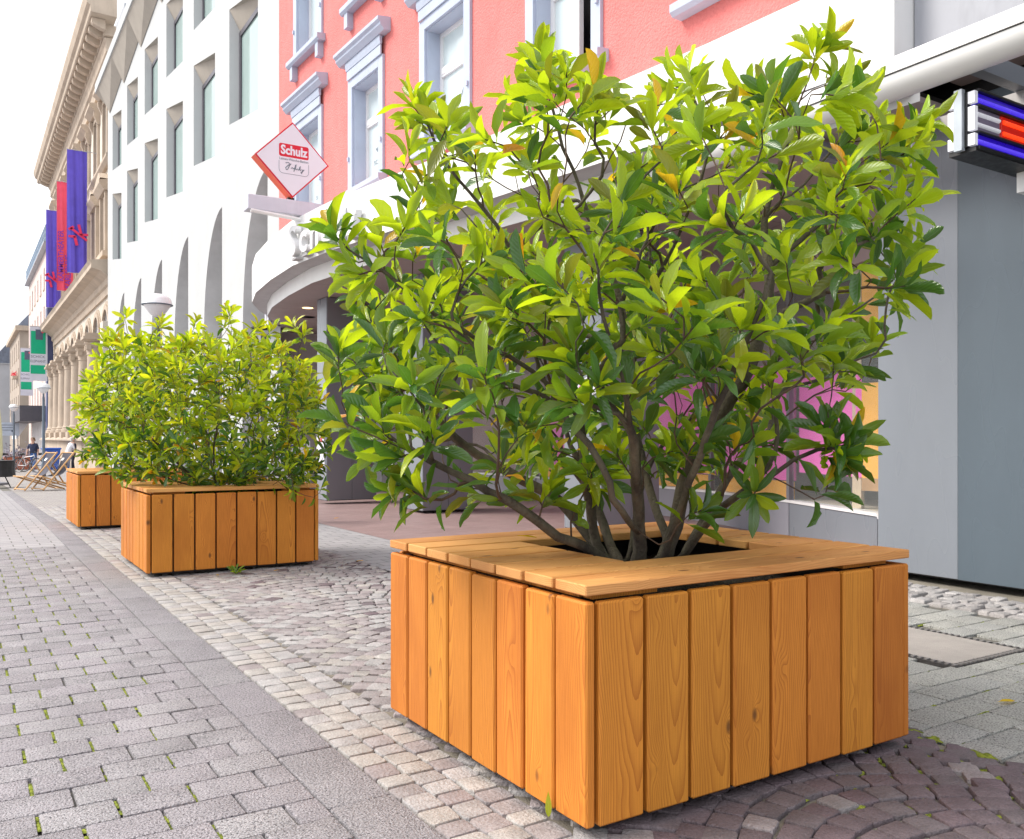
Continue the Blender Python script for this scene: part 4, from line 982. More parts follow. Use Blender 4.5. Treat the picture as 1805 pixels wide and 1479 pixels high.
# ================================================================== bushes
def leaf_mat(name, col, trans, tcol, var=.16, rough=.22, spec=.7):
    m = bpy.data.materials.new(name); m.use_nodes = True; nt = m.node_tree; p = nt.nodes['Principled BSDF']; L = nt.links
    geo = N(nt, 'ShaderNodeNewGeometry'); oi = N(nt, 'ShaderNodeObjectInfo')
    rr = math_(nt, 'FRACT', math_(nt, 'ADD', geo.outputs['Random Per Island'], oi.outputs['Random']))
    uv = N(nt, 'ShaderNodeUVMap'); uv.uv_map = 'UVMap'; sp = N(nt, 'ShaderNodeSeparateXYZ'); L.new(uv.outputs[0], sp.inputs[0])
    d = math_(nt, 'ABSOLUTE', math_(nt, 'SUBTRACT', sp.outputs[0], .5))
    rib = rng_(nt, d, .02, .06, .75, 0)
    vein = math_(nt, 'SINE', math_(nt, 'MULTIPLY', math_(nt, 'ADD', sp.outputs[1], math_(nt, 'MULTIPLY', d, -.55)), 62))
    h = N(nt, 'ShaderNodeHueSaturation'); h.inputs['Color'].default_value = (*col, 1)
    L.new(rng_(nt, rr, 0, 1, 1-var, 1+var*1.3), h.inputs['Value']); L.new(rng_(nt, math_(nt, 'FRACT', math_(nt, 'MULTIPLY', rr, 9.7)), 0, 1, .485, .515), h.inputs['Hue'])
    blot = noise(nt, geo.outputs['Position'], 30, 3)
    c = mixc(nt, rng_(nt, blot, .35, .75, 0, .3), h.outputs[0], tuple(q*.62 for q in col))
    c = mixc(nt, math_(nt, 'MULTIPLY', rib, .55), c, tuple(min(1, q*1.5+.08) for q in col))
    c = mixc(nt, rng_(nt, vein, .5, 1, 0, .14), c, tuple(min(1, q*1.35+.02) for q in col))
    L.new(c, p.inputs['Base Color']); p.inputs['Roughness'].default_value = rough; p.inputs['Specular IOR Level'].default_value = spec
    b = N(nt, 'ShaderNodeBump'); b.inputs['Strength'].default_value = .25; b.inputs['Distance'].default_value = .002; L.new(math_(nt, 'ADD', vein, math_(nt, 'MULTIPLY', rib, -3)), b.inputs['Height']); L.new(b.outputs[0], p.inputs['Normal'])
    tr = N(nt, 'ShaderNodeBsdfTranslucent'); hh = N(nt, 'ShaderNodeHueSaturation'); hh.inputs['Color'].default_value = (*tcol, 1); L.new(rng_(nt, rr, 0, 1, .8, 1.2), hh.inputs['Value']); L.new(hh.outputs[0], tr.inputs[0])
    ms = N(nt, 'ShaderNodeMixShader'); ms.inputs[0].default_value = trans; L.new(p.outputs[0], ms.inputs[1]); L.new(tr.outputs[0], ms.inputs[2])
    L.new(ms.outputs[0], nt.nodes['Material Output'].inputs[0]); MATS[name] = m; return m
LM = [leaf_mat('leaf_young', (.30, .43, .022), .52, (.62, .76, .015)), leaf_mat('leaf_mid', (.15, .27, .022), .45, (.40, .58, .02)),
      leaf_mat('leaf_dark', (.056, .145, .028), .32, (.16, .34, .02), rough=.18, spec=.8), leaf_mat('leaf_olive', (.19, .22, .03), .40, (.38, .40, .02)),
      leaf_mat('leaf_yellow', (.72, .46, .02), .45, (.90, .60, .02)), leaf_mat('leaf_orange', (.70, .33, .02), .42, (.90, .45, .02)),
      leaf_mat('leaf_lime', (.44, .49, .025), .5, (.80, .82, .02))]
M_bark = mat('bark', (.058, .042, .035), .9, .35, 14, bump=1.0, bscale=90, stretch=(1, 1, .3), col2=(.10, .085, .06), bdist=.008)
M_twig = mat('twig', (.085, .05, .032), .8, .3, 20, bump=.5, bscale=120)
# leaf templates: rows along the length, three points across
VT = [0, .07, .22, .42, .64, .82, .94, 1.0]
def leaf_template(kind):
    q = random.Random(kind); W = [.03, .06, .52, .90, 1.0, .78, .36, .0]
    if kind % 2: W = [.03, .05, .42, .80, 1.0, .86, .44, .0]
    bend = (.10, .24, .45, .05, .70, -.12)[kind % 6]; fold = (.30, .16, .38, .24, .12, .34)[kind % 6]; tw = (.1, -.18, .0, .25, -.1, .15)[kind % 6]
    V, UV = [], []
    for i, t in enumerate(VT):
        a = -bend*2*t; y = t*(1-.12*bend*t); z = -bend*t*t*.75
        wv = .5*W[i]*(1+.05*math.sin(i*2.1+kind))
        for s in (-1, 0, 1):
            x = s*wv; zz = z+abs(s)*wv*fold+ (0.03*math.sin(i*2.4+kind+s) if s and 1 < i < 6 else 0)
            ca, sa = math.cos(tw*t), math.sin(tw*t)
            V.append((x*ca-(zz-z)*sa, y, z+x*sa+(zz-z)*ca)); UV.append((.5+s*.5, t))
    Fc = []
    n = len(VT)
    for i in range(n-1):
        for s in (0, 1): k = i*3+s; Fc.append((k, k+1, k+4, k+3))
    V = np.array(V); V[:, 0] *= .252; V[:, 2] *= 1.0; V[:, 2] = V[:, 2]
    return V, np.array(Fc), np.array(UV)
TPL = [leaf_template(k) for k in range(6)]
NV = len(VT)*3
LEAFME = {}
def leaf_mesh(k, m):
    if (k, m) not in LEAFME:
        V, Fc, UV = TPL[k]; me = bpy.data.meshes.new('leaf'); me.from_pydata(V.tolist(), [], Fc.tolist()); me.materials.append(LM[m])
        uvl = me.uv_layers.new(name='UVMap'); uvl.data.foreach_set('uv', UV[Fc.ravel()].ravel()); me.polygons.foreach_set('use_smooth', [True]*len(Fc)); LEAFME[(k, m)] = me
    return LEAFME[(k, m)]
def in_poly(p, poly):
    x, y = p; c = False; n = len(poly); j = n-1
    for i in range(n):
        a, b = poly[i], poly[j]
        if (a[1] > y) != (b[1] > y) and x < (b[0]-a[0])*(y-a[1])/(b[1]-a[1])+a[0]: c = not c
        j = i
    return c
def bush(label, base, outline, stems, tips, ntips, seed, nobj=300, wdepth=1.0, leaf=(.105, .180), young=.6, tipn=(7, 11), low=0, yellow=.03, inner=0, trunk_r=.035, mind=.085, dens=.5, ybase=.22, lime=0.0):
    """outline, stems, tips in metres: (sideways, height) seen from the street, sideways along `rgt`, third value = depth along `fwd`"""
    q = random.Random(seed); base = Vector(base)
    t = thing('laurel_bush', label, 'bush', base, 'laurel bushes in the planters')
    W3 = lambda u, z, w_: np.array((base.x+rgt.x*u+fwd.x*w_, base.y+rgt.y*u+fwd.y*w_, z))
    cu = sum(p[0] for p in outline)/len(outline); cz = sum(p[1] for p in outline)/len(outline)
    nodes = [W3(0, base.z-.06, 0)]; par = [-1]; plen = [0.0]
    def addpath(i0, pts):
        i = i0
        for p in pts:
            d = float(np.linalg.norm(p-nodes[i]))
            if d < 1e-4: continue
            nodes.append(p); par.append(i); plen.append(plen[i]+d); i = len(nodes)-1
        return i
    istip = {}
    for s in stems:
        pts = [W3(*p) for p in s]
        a = np.array(nodes); k = int(np.argmin(np.linalg.norm(a-pts[0], axis=1))); k = k if np.linalg.norm(nodes[k]-pts[0]) < .12 and len(nodes) > 1 else 0
        prev = nodes[k]; full = []
        P = [prev]+pts
        for j in range(len(P)-1):       # Catmull-Rom
            p0, p1, p2, p3 = P[max(j-1, 0)], P[j], P[j+1], P[min(j+2, len(P)-1)]; n = max(2, int(np.linalg.norm(p2-p1)/.06))
            for m in range(1, n+1):
                u = m/n; v = .5*((2*p1)+(-p0+p2)*u+(2*p0-5*p1+4*p2-p3)*u*u+(-p0+3*p1-3*p2+p3)*u**3)
                full.append(v+np.array([q.gauss(0, .0025) for _ in range(3)]))
        istip[addpath(k, full)] = 1
    pend = [W3(*p) for p in tips]
    us = [p[0] for p in outline]; zs_ = [p[1] for p in outline]
    umin, umax, zmin, zmax = min(us), max(us), min(zs_), max(zs_)
    tries = 0; cand = []
    while len(cand) < ntips and tries < 60000:
        tries += 1
        u, z = q.uniform(umin, umax), q.uniform(zmin, zmax)
        if not in_poly((u, z), outline): continue
        f = 1.0; du, dz_ = u-cu, z-cz          # radial fraction inside the outline
        while f < 3 and in_poly((cu+du*f, cz+dz_*f), outline): f += .12
        fr = 1/f
        wm = wdepth*math.sqrt(max(.02, 1-fr**2.2)); 
        if q.random() < inner: w_ = q.uniform(-wm, wm)
        else: w_ = wm*q.choice((-1, 1, 1, -1))*q.uniform(.55, 1.0)
        rad = math.sqrt(fr*fr)
        p = W3(u, z, w_)
        if low and z < base.z+low and q.random() < .5: continue
        if any(np.linalg.norm(p-c) < mind for c in cand[-220:]): continue
        cand.append(p)
    pend += cand
    b0 = nodes[0]; pend.sort(key=lambda p: float(np.linalg.norm(p-b0)))
    for p in pend:
        a = np.array(nodes); d = np.linalg.norm(a-p, axis=1); pl = np.array(plen)
        up = p[2]-a[:, 2]
        cost = d+.28*pl+np.where(np.linalg.norm(a-b0, axis=1) > np.linalg.norm(p-b0)-.02, 2.0, 0)+np.where(up < .3*d, .25*d, 0)+np.where(np.arange(len(a)) == 0, .25, 0)
        k = int(np.argmin(cost)); A = nodes[k]; L_ = float(np.linalg.norm(p-A))
        dirp = (A-nodes[par[k]]) if par[k] >= 0 else np.array((0, 0, 1.0)); dirp = dirp/(np.linalg.norm(dirp)+1e-9)
        n = max(2, int(L_/.055)); mid = A+dirp*L_*.30+ (p-A)*.28; mid[2] += -.02*L_
        pts = []
        for m in range(1, n+1):
            u = m/n; v = (1-u)**2*A+2*u*(1-u)*mid+u*u*p
            pts.append(v+(np.array([q.gauss(0, .005) for _ in range(3)]) if m < n else 0))
        istip[addpath(k, pts)] = 1
    n = len(nodes); ch = [[] for _ in range(n)]
    for i in range(1, n): ch[par[i]].append(i)
    rad = [0.0]*n
    for i in range(n-1, -1, -1):
        rad[i] = .0026 if not ch[i] else max(sum(rad[c]**2.1 for c in ch[i])**(1/2.1), .0026)
    sc_ = trunk_r/max(rad[c] for c in ch[0]); 
    rm = max(rad[c] for c in ch[0]); rad = [max(.0024, trunk_r*(r/rm)**1.3) for r in rad]
    # branches as tubes, chain by chain
    gb, gt = G(), G()
    for i in range(n):
        for c in ch[i]:
            if i != 0 and ch[i] and c == max(ch[i], key=lambda k: rad[k]): continue
            path = [nodes[i], nodes[c]]; rr = [min(rad[i], rad[c]*1.1) if i else rad[c]*1.25, rad[c]]; k = c
            while ch[k]:
                k = max(ch[k], key=lambda m: rad[m]); path.append(nodes[k]); rr.append(rad[k])
            (gb if max(rr) > .007 else gt).tube(path, rr, 7 if max(rr) > .012 else 4, cap=False)
    gb.build('stems', M_bark, t, smooth='all', fix=False); gt.build('twigs', M_twig, t, smooth='all', fix=False, kind='stuff')
    # leaves: origin, axis, normal, length, template, material
    LV = []
    zlo, zhi = zmin, zmax
    camp = Vector((0, 0, 1.1))
    def add_leaf(o, ax, nrm, ln, tpl, m): LV.append((o, ax, nrm, ln, tpl, m))
    def pickm(h, young_p, out):
        r_ = q.random()
        if r_ < yellow*.85: return 4
        if r_ < yellow: return 5
        if r_ < yellow+.05: return 3
        yp = young_p*(ybase+.95*h)*out
        r_ = q.random()
        if r_ < yp: return 6 if q.random() < lime else 0
        return 1 if r_ < yp+(1-yp)*(.30+.30*h) else 2
    up = np.array((0, 0, 1.0)); cc = W3(cu, cz, 0)
    for i in range(1, n):
        d = nodes[i]-nodes[par[i]]; d = d/(np.linalg.norm(d)+1e-9)
        h = min(1, max(0, (nodes[i][2]-zlo)/(zhi-zlo)))
        if i in istip and not ch[i]:
            k = i; dd = nodes[i]-nodes[par[par[i]]] if par[par[i]] >= 0 else d; dd = dd/(np.linalg.norm(dd)+1e-9); dd = dd+up*.35*q.random(); dd /= np.linalg.norm(dd)
            a = np.cross(dd, up); a = a/np.linalg.norm(a) if np.linalg.norm(a) > .05 else np.array((1.0, 0, 0)); b = np.cross(dd, a)
            nl = q.randint(*tipn); ph = q.uniform(0, 6.28); fresh = q.random() < (.30+.70*h)
            for j in range(nl):
                f = j/nl; an = ph+j*2.4; rdir = a*math.cos(an)+b*math.sin(an)
                el = R(q.uniform(10, 26)+ (1-f)*50)          # older leaves open wider
                ax = dd*math.cos(el)+rdir*math.sin(el); ax = ax - up*(.22*(1-f)*q.random()); ax /= np.linalg.norm(ax)
                nrm = dd*math.sin(el)-rdir*math.cos(el); nrm = nrm+np.array([q.gauss(0, .22) for _ in range(3)])
                ln = q.uniform(*leaf)*(.72 if f > .85 else 1.0)
                o = nodes[i]-dd*(.075*(1-f))
                m = pickm(h, young if fresh else young*.35, .55+.75*f)
                add_leaf(o, ax, nrm, ln, q.randrange(6), m)
        elif rad[i] < .0052 and q.random() < dens:
            a = np.cross(d, up); a = a/np.linalg.norm(a) if np.linalg.norm(a) > .05 else np.array((1.0, 0, 0)); b = np.cross(d, a)
            an = q.uniform(0, 6.28); rdir = a*math.cos(an)+b*math.sin(an); el = R(q.uniform(45, 80))
            ax = d*math.cos(el)+rdir*math.sin(el)-up*q.uniform(0, .55); ax /= np.linalg.norm(ax)
            nrm = d*math.sin(el)-rdir*math.cos(el)+up*.6+np.array([q.gauss(0, .25) for _ in range(3)])
            add_leaf(nodes[i], ax, nrm, q.uniform(leaf[0]*.9, leaf[1]*.95), q.choice((0, 1, 2, 2, 4)), pickm(h, young*.35, .7))
    # leaf matrices
    nl = len(LV); O = np.array([l[0] for l in LV]); Y = np.array([l[1] for l in LV]); Z = np.array([l[2] for l in LV]); S = np.array([l[3] for l in LV])
    Z = Z-Y*(Z*Y).sum(1)[:, None]; Z /= np.linalg.norm(Z, axis=1)[:, None]+1e-9; X = np.cross(Y, Z)
    # upper face turned up, as leaves grow
    TP = np.array([l[4] for l in LV]); MI = np.array([l[5] for l in LV])
    cen = O+Y*S[:, None]*.5; cv = np.array((0, 0, 1.1))-cen; dist = np.linalg.norm(cv, axis=1); face = np.abs((cv*Z).sum(1))/dist
    dep = cen[:, 0]*fwd.x+cen[:, 1]*fwd.y
    score = S*S*(face+.15)/(dist**2)*np.exp(-(dep-dep.min())*2.2/wdepth)
    order = np.argsort(-score); chosen = set(order[:nobj].tolist())
    for i in order[:nobj]:
        o = bpy.data.objects.new('leaf', leaf_mesh(int(TP[i]), int(MI[i]))); COL.objects.link(o); o.parent = t
        Mx = Matrix(np.column_stack((X[i]*S[i], Y[i]*S[i], Z[i]*S[i])).tolist()).to_4x4(); Mx.translation = Vector(O[i])-base
        o.matrix_local = Mx
    rest = np.array([i for i in range(nl) if i not in chosen]); V0 = np.stack([TPL[k][0] for k in range(6)]); F0 = TPL[0][1]; UV0 = TPL[0][2]
    T = V0[TP[rest]]      # n, NV, 3
    P = O[rest][:, None, :]+S[rest][:, None, None]*(T[:, :, 0:1]*X[rest][:, None, :]+T[:, :, 1:2]*Y[rest][:, None, :]+T[:, :, 2:3]*Z[rest][:, None, :])-np.array(base)
    m_ = len(rest); verts = P.reshape(-1, 3); faces = (F0[None]+(np.arange(m_)*NV)[:, None, None]).reshape(-1, 4)
    me = bpy.data.meshes.new('foliage'); me.vertices.add(len(verts)); me.vertices.foreach_set('co', verts.ravel())
    me.loops.add(faces.size); me.loops.foreach_set('vertex_index', faces.ravel()); me.polygons.add(len(faces)); me.polygons.foreach_set('loop_start', np.arange(0, faces.size, 4))
    for x_ in LM: me.materials.append(x_)
    me.update(calc_edges=True)
    me.polygons.foreach_set('material_index', np.repeat(MI[rest], len(F0)).astype(np.int32)); me.polygons.foreach_set('use_smooth', np.ones(len(faces), bool))
    uvl = me.uv_layers.new(name='UVMap'); uvl.data.foreach_set('uv', np.tile(UV0[F0.ravel()], (m_, 1)).ravel().astype(np.float32))
    me.validate(); fo = bpy.data.objects.new('foliage', me); COL.objects.link(fo); fo.parent = t; tag(fo, kind='stuff')
    print('BUSH', seed, 'tips', len(pend), 'leaves', nl, 'nodes', n)
    return t
# front bush: shape measured in metres round the middle of its planter
k1 = 3.30/1550
def U(px, py, w_=0.0): return ((px-1112)*k1*(1+w_/3.3), 1.1+(772-py)*k1*(1+w_/3.3), w_)
OUT1 = [U(*p)[:2] for p in ((690, 830), (625, 740), (605, 665), (640, 600), (640, 520), (640, 470), (690, 420), (720, 330), (760, 290), (830, 310), (890, 250), (940, 190), (1000, 180), (1060, 250), (1130, 240), (1190, 210), (1250, 240), (1320, 230), (1390, 170), (1440, 190), (1470, 270), (1540, 290), (1560, 350), (1540, 430), (1560, 500), (1510, 570), (1480, 650), (1440, 720), (1400, 800), (1330, 820), (1240, 840), (1130, 860), (1040, 850), (930, 810), (840, 810), (760, 840))]
ST1 = [[U(1060, 985), U(1035, 890, -.05), U(1015, 760, -.10), U(985, 640, -.12), U(940, 540, -.15), U(860, 400, -.2), U(770, 290, -.22), U(735, 215, -.2), U(715, 175, -.2)],
       [U(1130, 985, .1), U(1126, 860, .1), U(1115, 700, .12), U(1108, 560, .15), U(1060, 430, .1), U(1010, 300, .05), U(970, 190, 0), U(950, 110, 0)],
       [U(1165, 985, -.05), U(1205, 830, -.12), U(1255, 730, -.2), U(1310, 620, -.28), U(1335, 500, -.25), U(1330, 390, -.22), U(1370, 250, -.2), U(1405, 150, -.2), U(1425, 95, -.2)],
       [U(1040, 975, -.15), U(960, 945, -.28), U(890, 895, -.35), U(800, 850, -.4), U(700, 800, -.42), U(630, 770, -.42)],
       [U(1060, 970, .1), U(1000, 890, .15), U(900, 830, .2), U(810, 770, .2), U(740, 690, .1), U(680, 600, .05), U(640, 560, 0)],
       [U(1010, 735, -.1), U(930, 660, -.2), U(820, 600, -.3), U(740, 555, -.34), U(650, 480, -.35), U(590, 440, -.35), U(555, 400, -.35)],
       [U(1190, 985, .2), U(1160, 850, .35), U(1140, 700, .5), U(1160, 560, .6), U(1190, 420, .65), U(1200, 300, .6), U(1185, 180, .55)],
       [U(1255, 735, -.2), U(1330, 660, -.1), U(1430, 590, 0), U(1520, 540, .05), U(1590, 480, .1), U(1620, 430, .1)],
       [U(1190, 985, -.1), U(1240, 900, -.3), U(1320, 840, -.45), U(1400, 790, -.5), U(1440, 800, -.55)],
       [U(1205, 985, .1), U(1260, 900, .2), U(1330, 800, .3), U(1420, 720, .35), U(1510, 670, .3)],
       [U(1330, 480, -.25), U(1420, 400, -.2), U(1520, 330, -.1), U(1550, 270, -.1), U(1580, 230, -.1)],
       [U(1110, 600, .15), U(1160, 470, -.1), U(1215, 330, -.2), U(1240, 200, -.2), U(1195, 130, -.2)],
       [U(1110, 985, -.2), U(1090, 850, -.4), U(1050, 700, -.65), U(1000, 560, -.75), U(980, 450, -.8)],
       [U(1150, 985, -.2), U(1180, 850, -.45), U(1210, 720, -.65), U(1260, 580, -.75), U(1290, 480, -.78)],
       [U(1100, 985, .25), U(1060, 850, .5), U(1010, 700, .75), U(960, 560, .85), U(930, 430, .85)],
       [U(1120, 985, .25), U(1170, 830, .55), U(1270, 690, .75), U(1350, 540, .85), U(1380, 400, .8)]]
TP1 = [U(*p) for p in ((715, 190, -.2), (745, 220, -.15), (905, 170, .1), (945, 130), (1000, 140), (1165, 150, -.2), (1205, 165, -.2), (1300, 160, -.1), (1335, 175, -.1), (1415, 85, -.2), (1445, 78, -.2), (1625, 215, -.1), (945, 105), (700, 860, -.45), (660, 810, -.45), (770, 870, -.4), (850, 880, -.4), (940, 860, -.35), (1340, 850, -.5), (1290, 870, -.5), (1390, 880, -.55), (1460, 770, -.45), (1200, 900, -.45), (1060, 900, -.45), (1130, 960, -.4), (1020, 820, -.5), (1280, 780, -.5), (1470, 140, -.2), (1590, 225, -.1), (1560, 260, -.1), (1600, 310, -.1), (1575, 355), (1610, 470, .1), (1590, 520, .1), (1540, 600, .1), (1530, 660, .1), (1500, 690, .2), (1440, 800, -.55), (1420, 850, -.5), (560, 405, -.35), (595, 455, -.3), (610, 510, -.1), (585, 630, -.1), (580, 685, -.3), (590, 735, -.3), (640, 660, .1), (640, 790, -.4), (690, 850, -.4), (760, 830, -.35), (1090, 930, -.35), (1160, 930, -.4), (1000, 880, -.3), (1240, 880, -.4), (900, 870, -.3), (800, 860, -.35), (640, 720, .2), (690, 700, -.5), (720, 770, -.55), (670, 650, .3), (740, 650, -.5), (790, 720, -.6), (830, 790, -.6), (750, 800, .2), (700, 760, .3), (880, 740, -.6), (620, 800, -.2), (660, 870, -.4), (720, 880, -.45), (650, 600, -.4), (700, 560, -.5), (800, 270, -.1), (860, 300, .2), (1060, 230, .3), (1250, 240, .2))]
bush('tall open laurel bush with visible stems in the planter nearest the camera', (2.14, 2.55, .60), OUT1, ST1, TP1, 480, 11, mind=.072, leaf=(.098, .165), wdepth=.95, young=.80, inner=.45, low=.45, tipn=(8, 12), dens=.45, yellow=.022, trunk_r=.033, ybase=.42, lime=.04)
k2 = 7.8/1550
def U2(px, py, w_=0.0): return ((px-383)*k2, 1.1+(772-py)*k2, w_)
OUT2 = [U2(*p)[:2] for p in ((215, 840), (200, 760), (180, 700), (190, 640), (215, 600), (235, 580), (290, 600), (340, 610), (400, 580), (450, 600), (505, 610), (545, 640), (555, 690), (560, 760), (560, 840), (500, 858), (400, 862), (300, 860))]
ST2 = [[(0, .6, 0), (-.05, .9, 0), (-.02, 1.3, .1), (-.1, 1.8, .1)], [(0, .6, 0), (-.3, .9, -.2), (-.6, 1.3, -.3), (-.8, 1.9, -.3)], [(0, .6, 0), (.3, .9, .1), (.55, 1.3, .1), (.7, 1.9, .1)], [(0, .6, 0), (.1, .95, -.4), (.2, 1.4, -.55), (.15, 1.9, -.5)], [(0, .6, 0), (-.2, .9, .4), (-.3, 1.4, .6), (-.35, 1.9, .5)], [(0, .6, 0), (.4, .75, -.4), (.8, .8, -.5)], [(0, .6, 0), (-.4, .8, -.4), (-.8, .95, -.4)]]
TP2 = [U2(590, 850, -.5), U2(575, 870, -.5), U2(545, 860, -.6), U2(222, 556), U2(212, 600), U2(400, 545), U2(345, 565), U2(515, 570), U2(175, 650), U2(455, 575), U2(280, 570), U2(380, 560, .3), U2(190, 720, -.3), U2(535, 590), U2(310, 575, -.3), U2(430, 560, -.4), U2(490, 585, -.2)]
bush('dense yellow-green laurel bush spreading over the middle planter', (1.95, 8.0, .58), OUT2, ST2, TP2, 820, 23, lime=.32, dens=.7, leaf=(.09, .15), wdepth=.95, young=1.1, inner=.5, mind=.052, ybase=.5, yellow=.022, tipn=(7, 11))
OUT3 = [((p[0]), p[1]) for p in ((-.55, .78), (-.58, 1.1), (-.52, 1.6), (-.38, 1.95), (-.15, 2.1), (.3, 2.1), (.6, 1.9), (.8, 1.2), (.75, .78))]
bush('laurel bush in the farthest planter, mostly hidden by the middle bush', (1.9, 12.3, .58), OUT3, [[(a*.6, b, c*.7) for a, b, c in s] for s in ST2[:5]], [], 230, 31, nobj=120, wdepth=.8, young=1.0, inner=.4, yellow=.04, ybase=.5, lime=.4, leaf=(.09, .15))
# ================================================================== street furniture and small things
M_lpole = mat('lamp_pole_paint', (.10, .13, .17), .45, .1, 4); M_dome = mat('lamp_dome', (.78, .78, .80), .25, .03, 3)
def lamp(label, x, y, h=3.75):
    z = gz(y); t = thing('street_lamp', label, 'street lamp', (x, y, z), 'mushroom street lamps')
    G().lathe([(.09, 0), (.09, .5), (.06, .55), (.05, h-.6), (.035, h-.5), (.035, h-.34)], (x, y, z), 12).build('pole', M_lpole, t, smooth=True)
    G().lathe([(.03, h-.42), (.12, h-.36), (.21, h-.24), (.235, h-.20)], (x, y, z), 20).build('globe', M_dome, t, smooth=True)
    G().lathe([(.262, h-.205), (.27, h-.195), (.262, h-.185)], (x, y, z), 24).build('rim', M_lpole, t, smooth=True)
    G().lathe([(.255, h-.184), (.235, h-.10), (.17, h-.03), (.08, h), (.0, h+.005)], (x, y, z), 24).build('dome', M_dome, t, smooth=True)
lamp('mushroom street lamp rising behind the middle bush', 3.02, 16.7)
lamp('mushroom street lamp on a dark pole in front of the green banners', 2.92, 40.0)
lamp('mushroom street lamp farthest down the street at the left', 2.70, 57.5)
# deck chairs
M_dw = mat('deckchair_wood', (.62, .36, .15), .5, .1, 6); M_df = mat('deckchair_cloth', (.075, .075, .10), .85, .1, 8)
def deckchair(label, x, y, rot):
    t = thing('deck_chair', label, 'deck chair', (x, y, gz(y)), 'deck chairs behind the planters'); ORG[t.name] = Vector((0, 0, 0))
    def bar(a, b, nm, r_=.02): return G().tube([a, b], r_, 6).build(nm, M_dw, t)
    for s in (-.28, .28):
        bar((0, s, .02), (.78, s, .95), 'long_rail'); bar((-.02, s*.85, .36), (.98, s*.85, .02), 'seat_rail'); bar((.52, s*1.08, .62), (.80, s*1.08, .16), 'prop')
    for (p, z) in ((.76, .93), (0, .05), (-.02, .36), (.95, .03), (.80, .16)): bar((p, -.29, z), (p, .29, z), 'cross_bar', .016)
    g = G(); n = 12
    for k in range(n+1):
        u = k/n; px_ = -.02+.78*u+.16*math.sin(math.pi*u)*(.9); pz = .37+.57*u-.24*math.sin(math.pi*u)**1.1
        for s in (-.235, .235): g.v.append((px_, s, pz))
    for k in range(n): g.f.append((2*k, 2*k+1, 2*k+3, 2*k+2))
    cl = g.build('sling', M_df, t, smooth='all', fix=False)
    G().quad((.60, -.05, .735), (.60, .05, .735), (.65, .05, .80), (.65, -.05, .80)).build('print', M_white, cl, fix=False)
    t.rotation_euler = (0, 0, rot)
deckchair('deck chair with dark sling, the left of the two beside the farthest planter', 1.28, 24.7, R(20))
deckchair('deck chair with dark sling, the right of the two beside the farthest planter', 1.66, 24.6, R(22))
# bicycles
def bicycle(label, x, y, rot, mf):
    t = thing('bicycle', label, 'bicycle', (x, y, gz(y)), 'bicycles parked down the street'); ORG[t.name] = Vector((0, 0, 0))
    def ring(cx, r0, r1, nm, m, par):
        return G().tube([(cx+r0*math.cos(2*math.pi*k/20), 0, .35+r0*math.sin(2*math.pi*k/20)) for k in range(21)], r1, 6, cap=False).build(nm, m, par)
    for cx in (0, 1.08):
        ty = ring(cx, .335, .02, 'wheel', M_black, t); ring(cx, .31, .008, 'rim', mat('alloy', (.55, .55, .57), .3, metal=.8), ty)
        sp = G()
        for k in range(10): a = math.pi*2*k/10; sp.tube([(cx, 0, .35), (cx+.31*math.cos(a), 0, .35+.31*math.sin(a))], .004, 3)
        sp.build('spokes', MATS['alloy'], ty)
    f = G()
    for a, b in (((0, 0, .35), (.42, 0, .32)), ((.42, 0, .32), (.28, 0, .82)), ((.28, 0, .80), (0, 0, .35)), ((.42, 0, .32), (.88, 0, .72)), ((.30, 0, .74), (.86, 0, .82)), ((.85, 0, .92), (1.08, 0, .35))): f.tube([a, b], .018, 6)
    f.build('frame', mf, t)
    G().tube([(.14, 0, .90), (.26, 0, .915), (.40, 0, .90)], [.07, .055, .02], 8).build('saddle', M_black, t)
    G().tube([(.70, -.28, 1.02), (.84, -.16, 1.0), (.85, 0, .97), (.84, .16, 1.0), (.70, .28, 1.02)], .014, 6).build('handlebar', M_black, t)
    G().tube([(.42, 0, .32), (.42, .08, .32), (.50, .10, .18)], .012, 5).build('crank', M_black, t)
    G().box(-.35, .05, -.07, .07, .74, .76).build('carrier', M_black, t)
    t.rotation_euler = (0, 0, rot)
bicycle('parked bicycle with dark frame at the far left', 1.75, 50.8, R(8), mat('bike_dark', (.05, .05, .06), .4))
bicycle('parked bicycle with silver frame, right of the dark one', 2.55, 50.2, R(-42), mat('bike_silver', (.5, .5, .52), .35, metal=.5))
bicycle('bicycle leaning by the lamp post behind the deck chairs', 3.25, 49.0, R(-30), mat('bike_blue', (.06, .10, .22), .4))
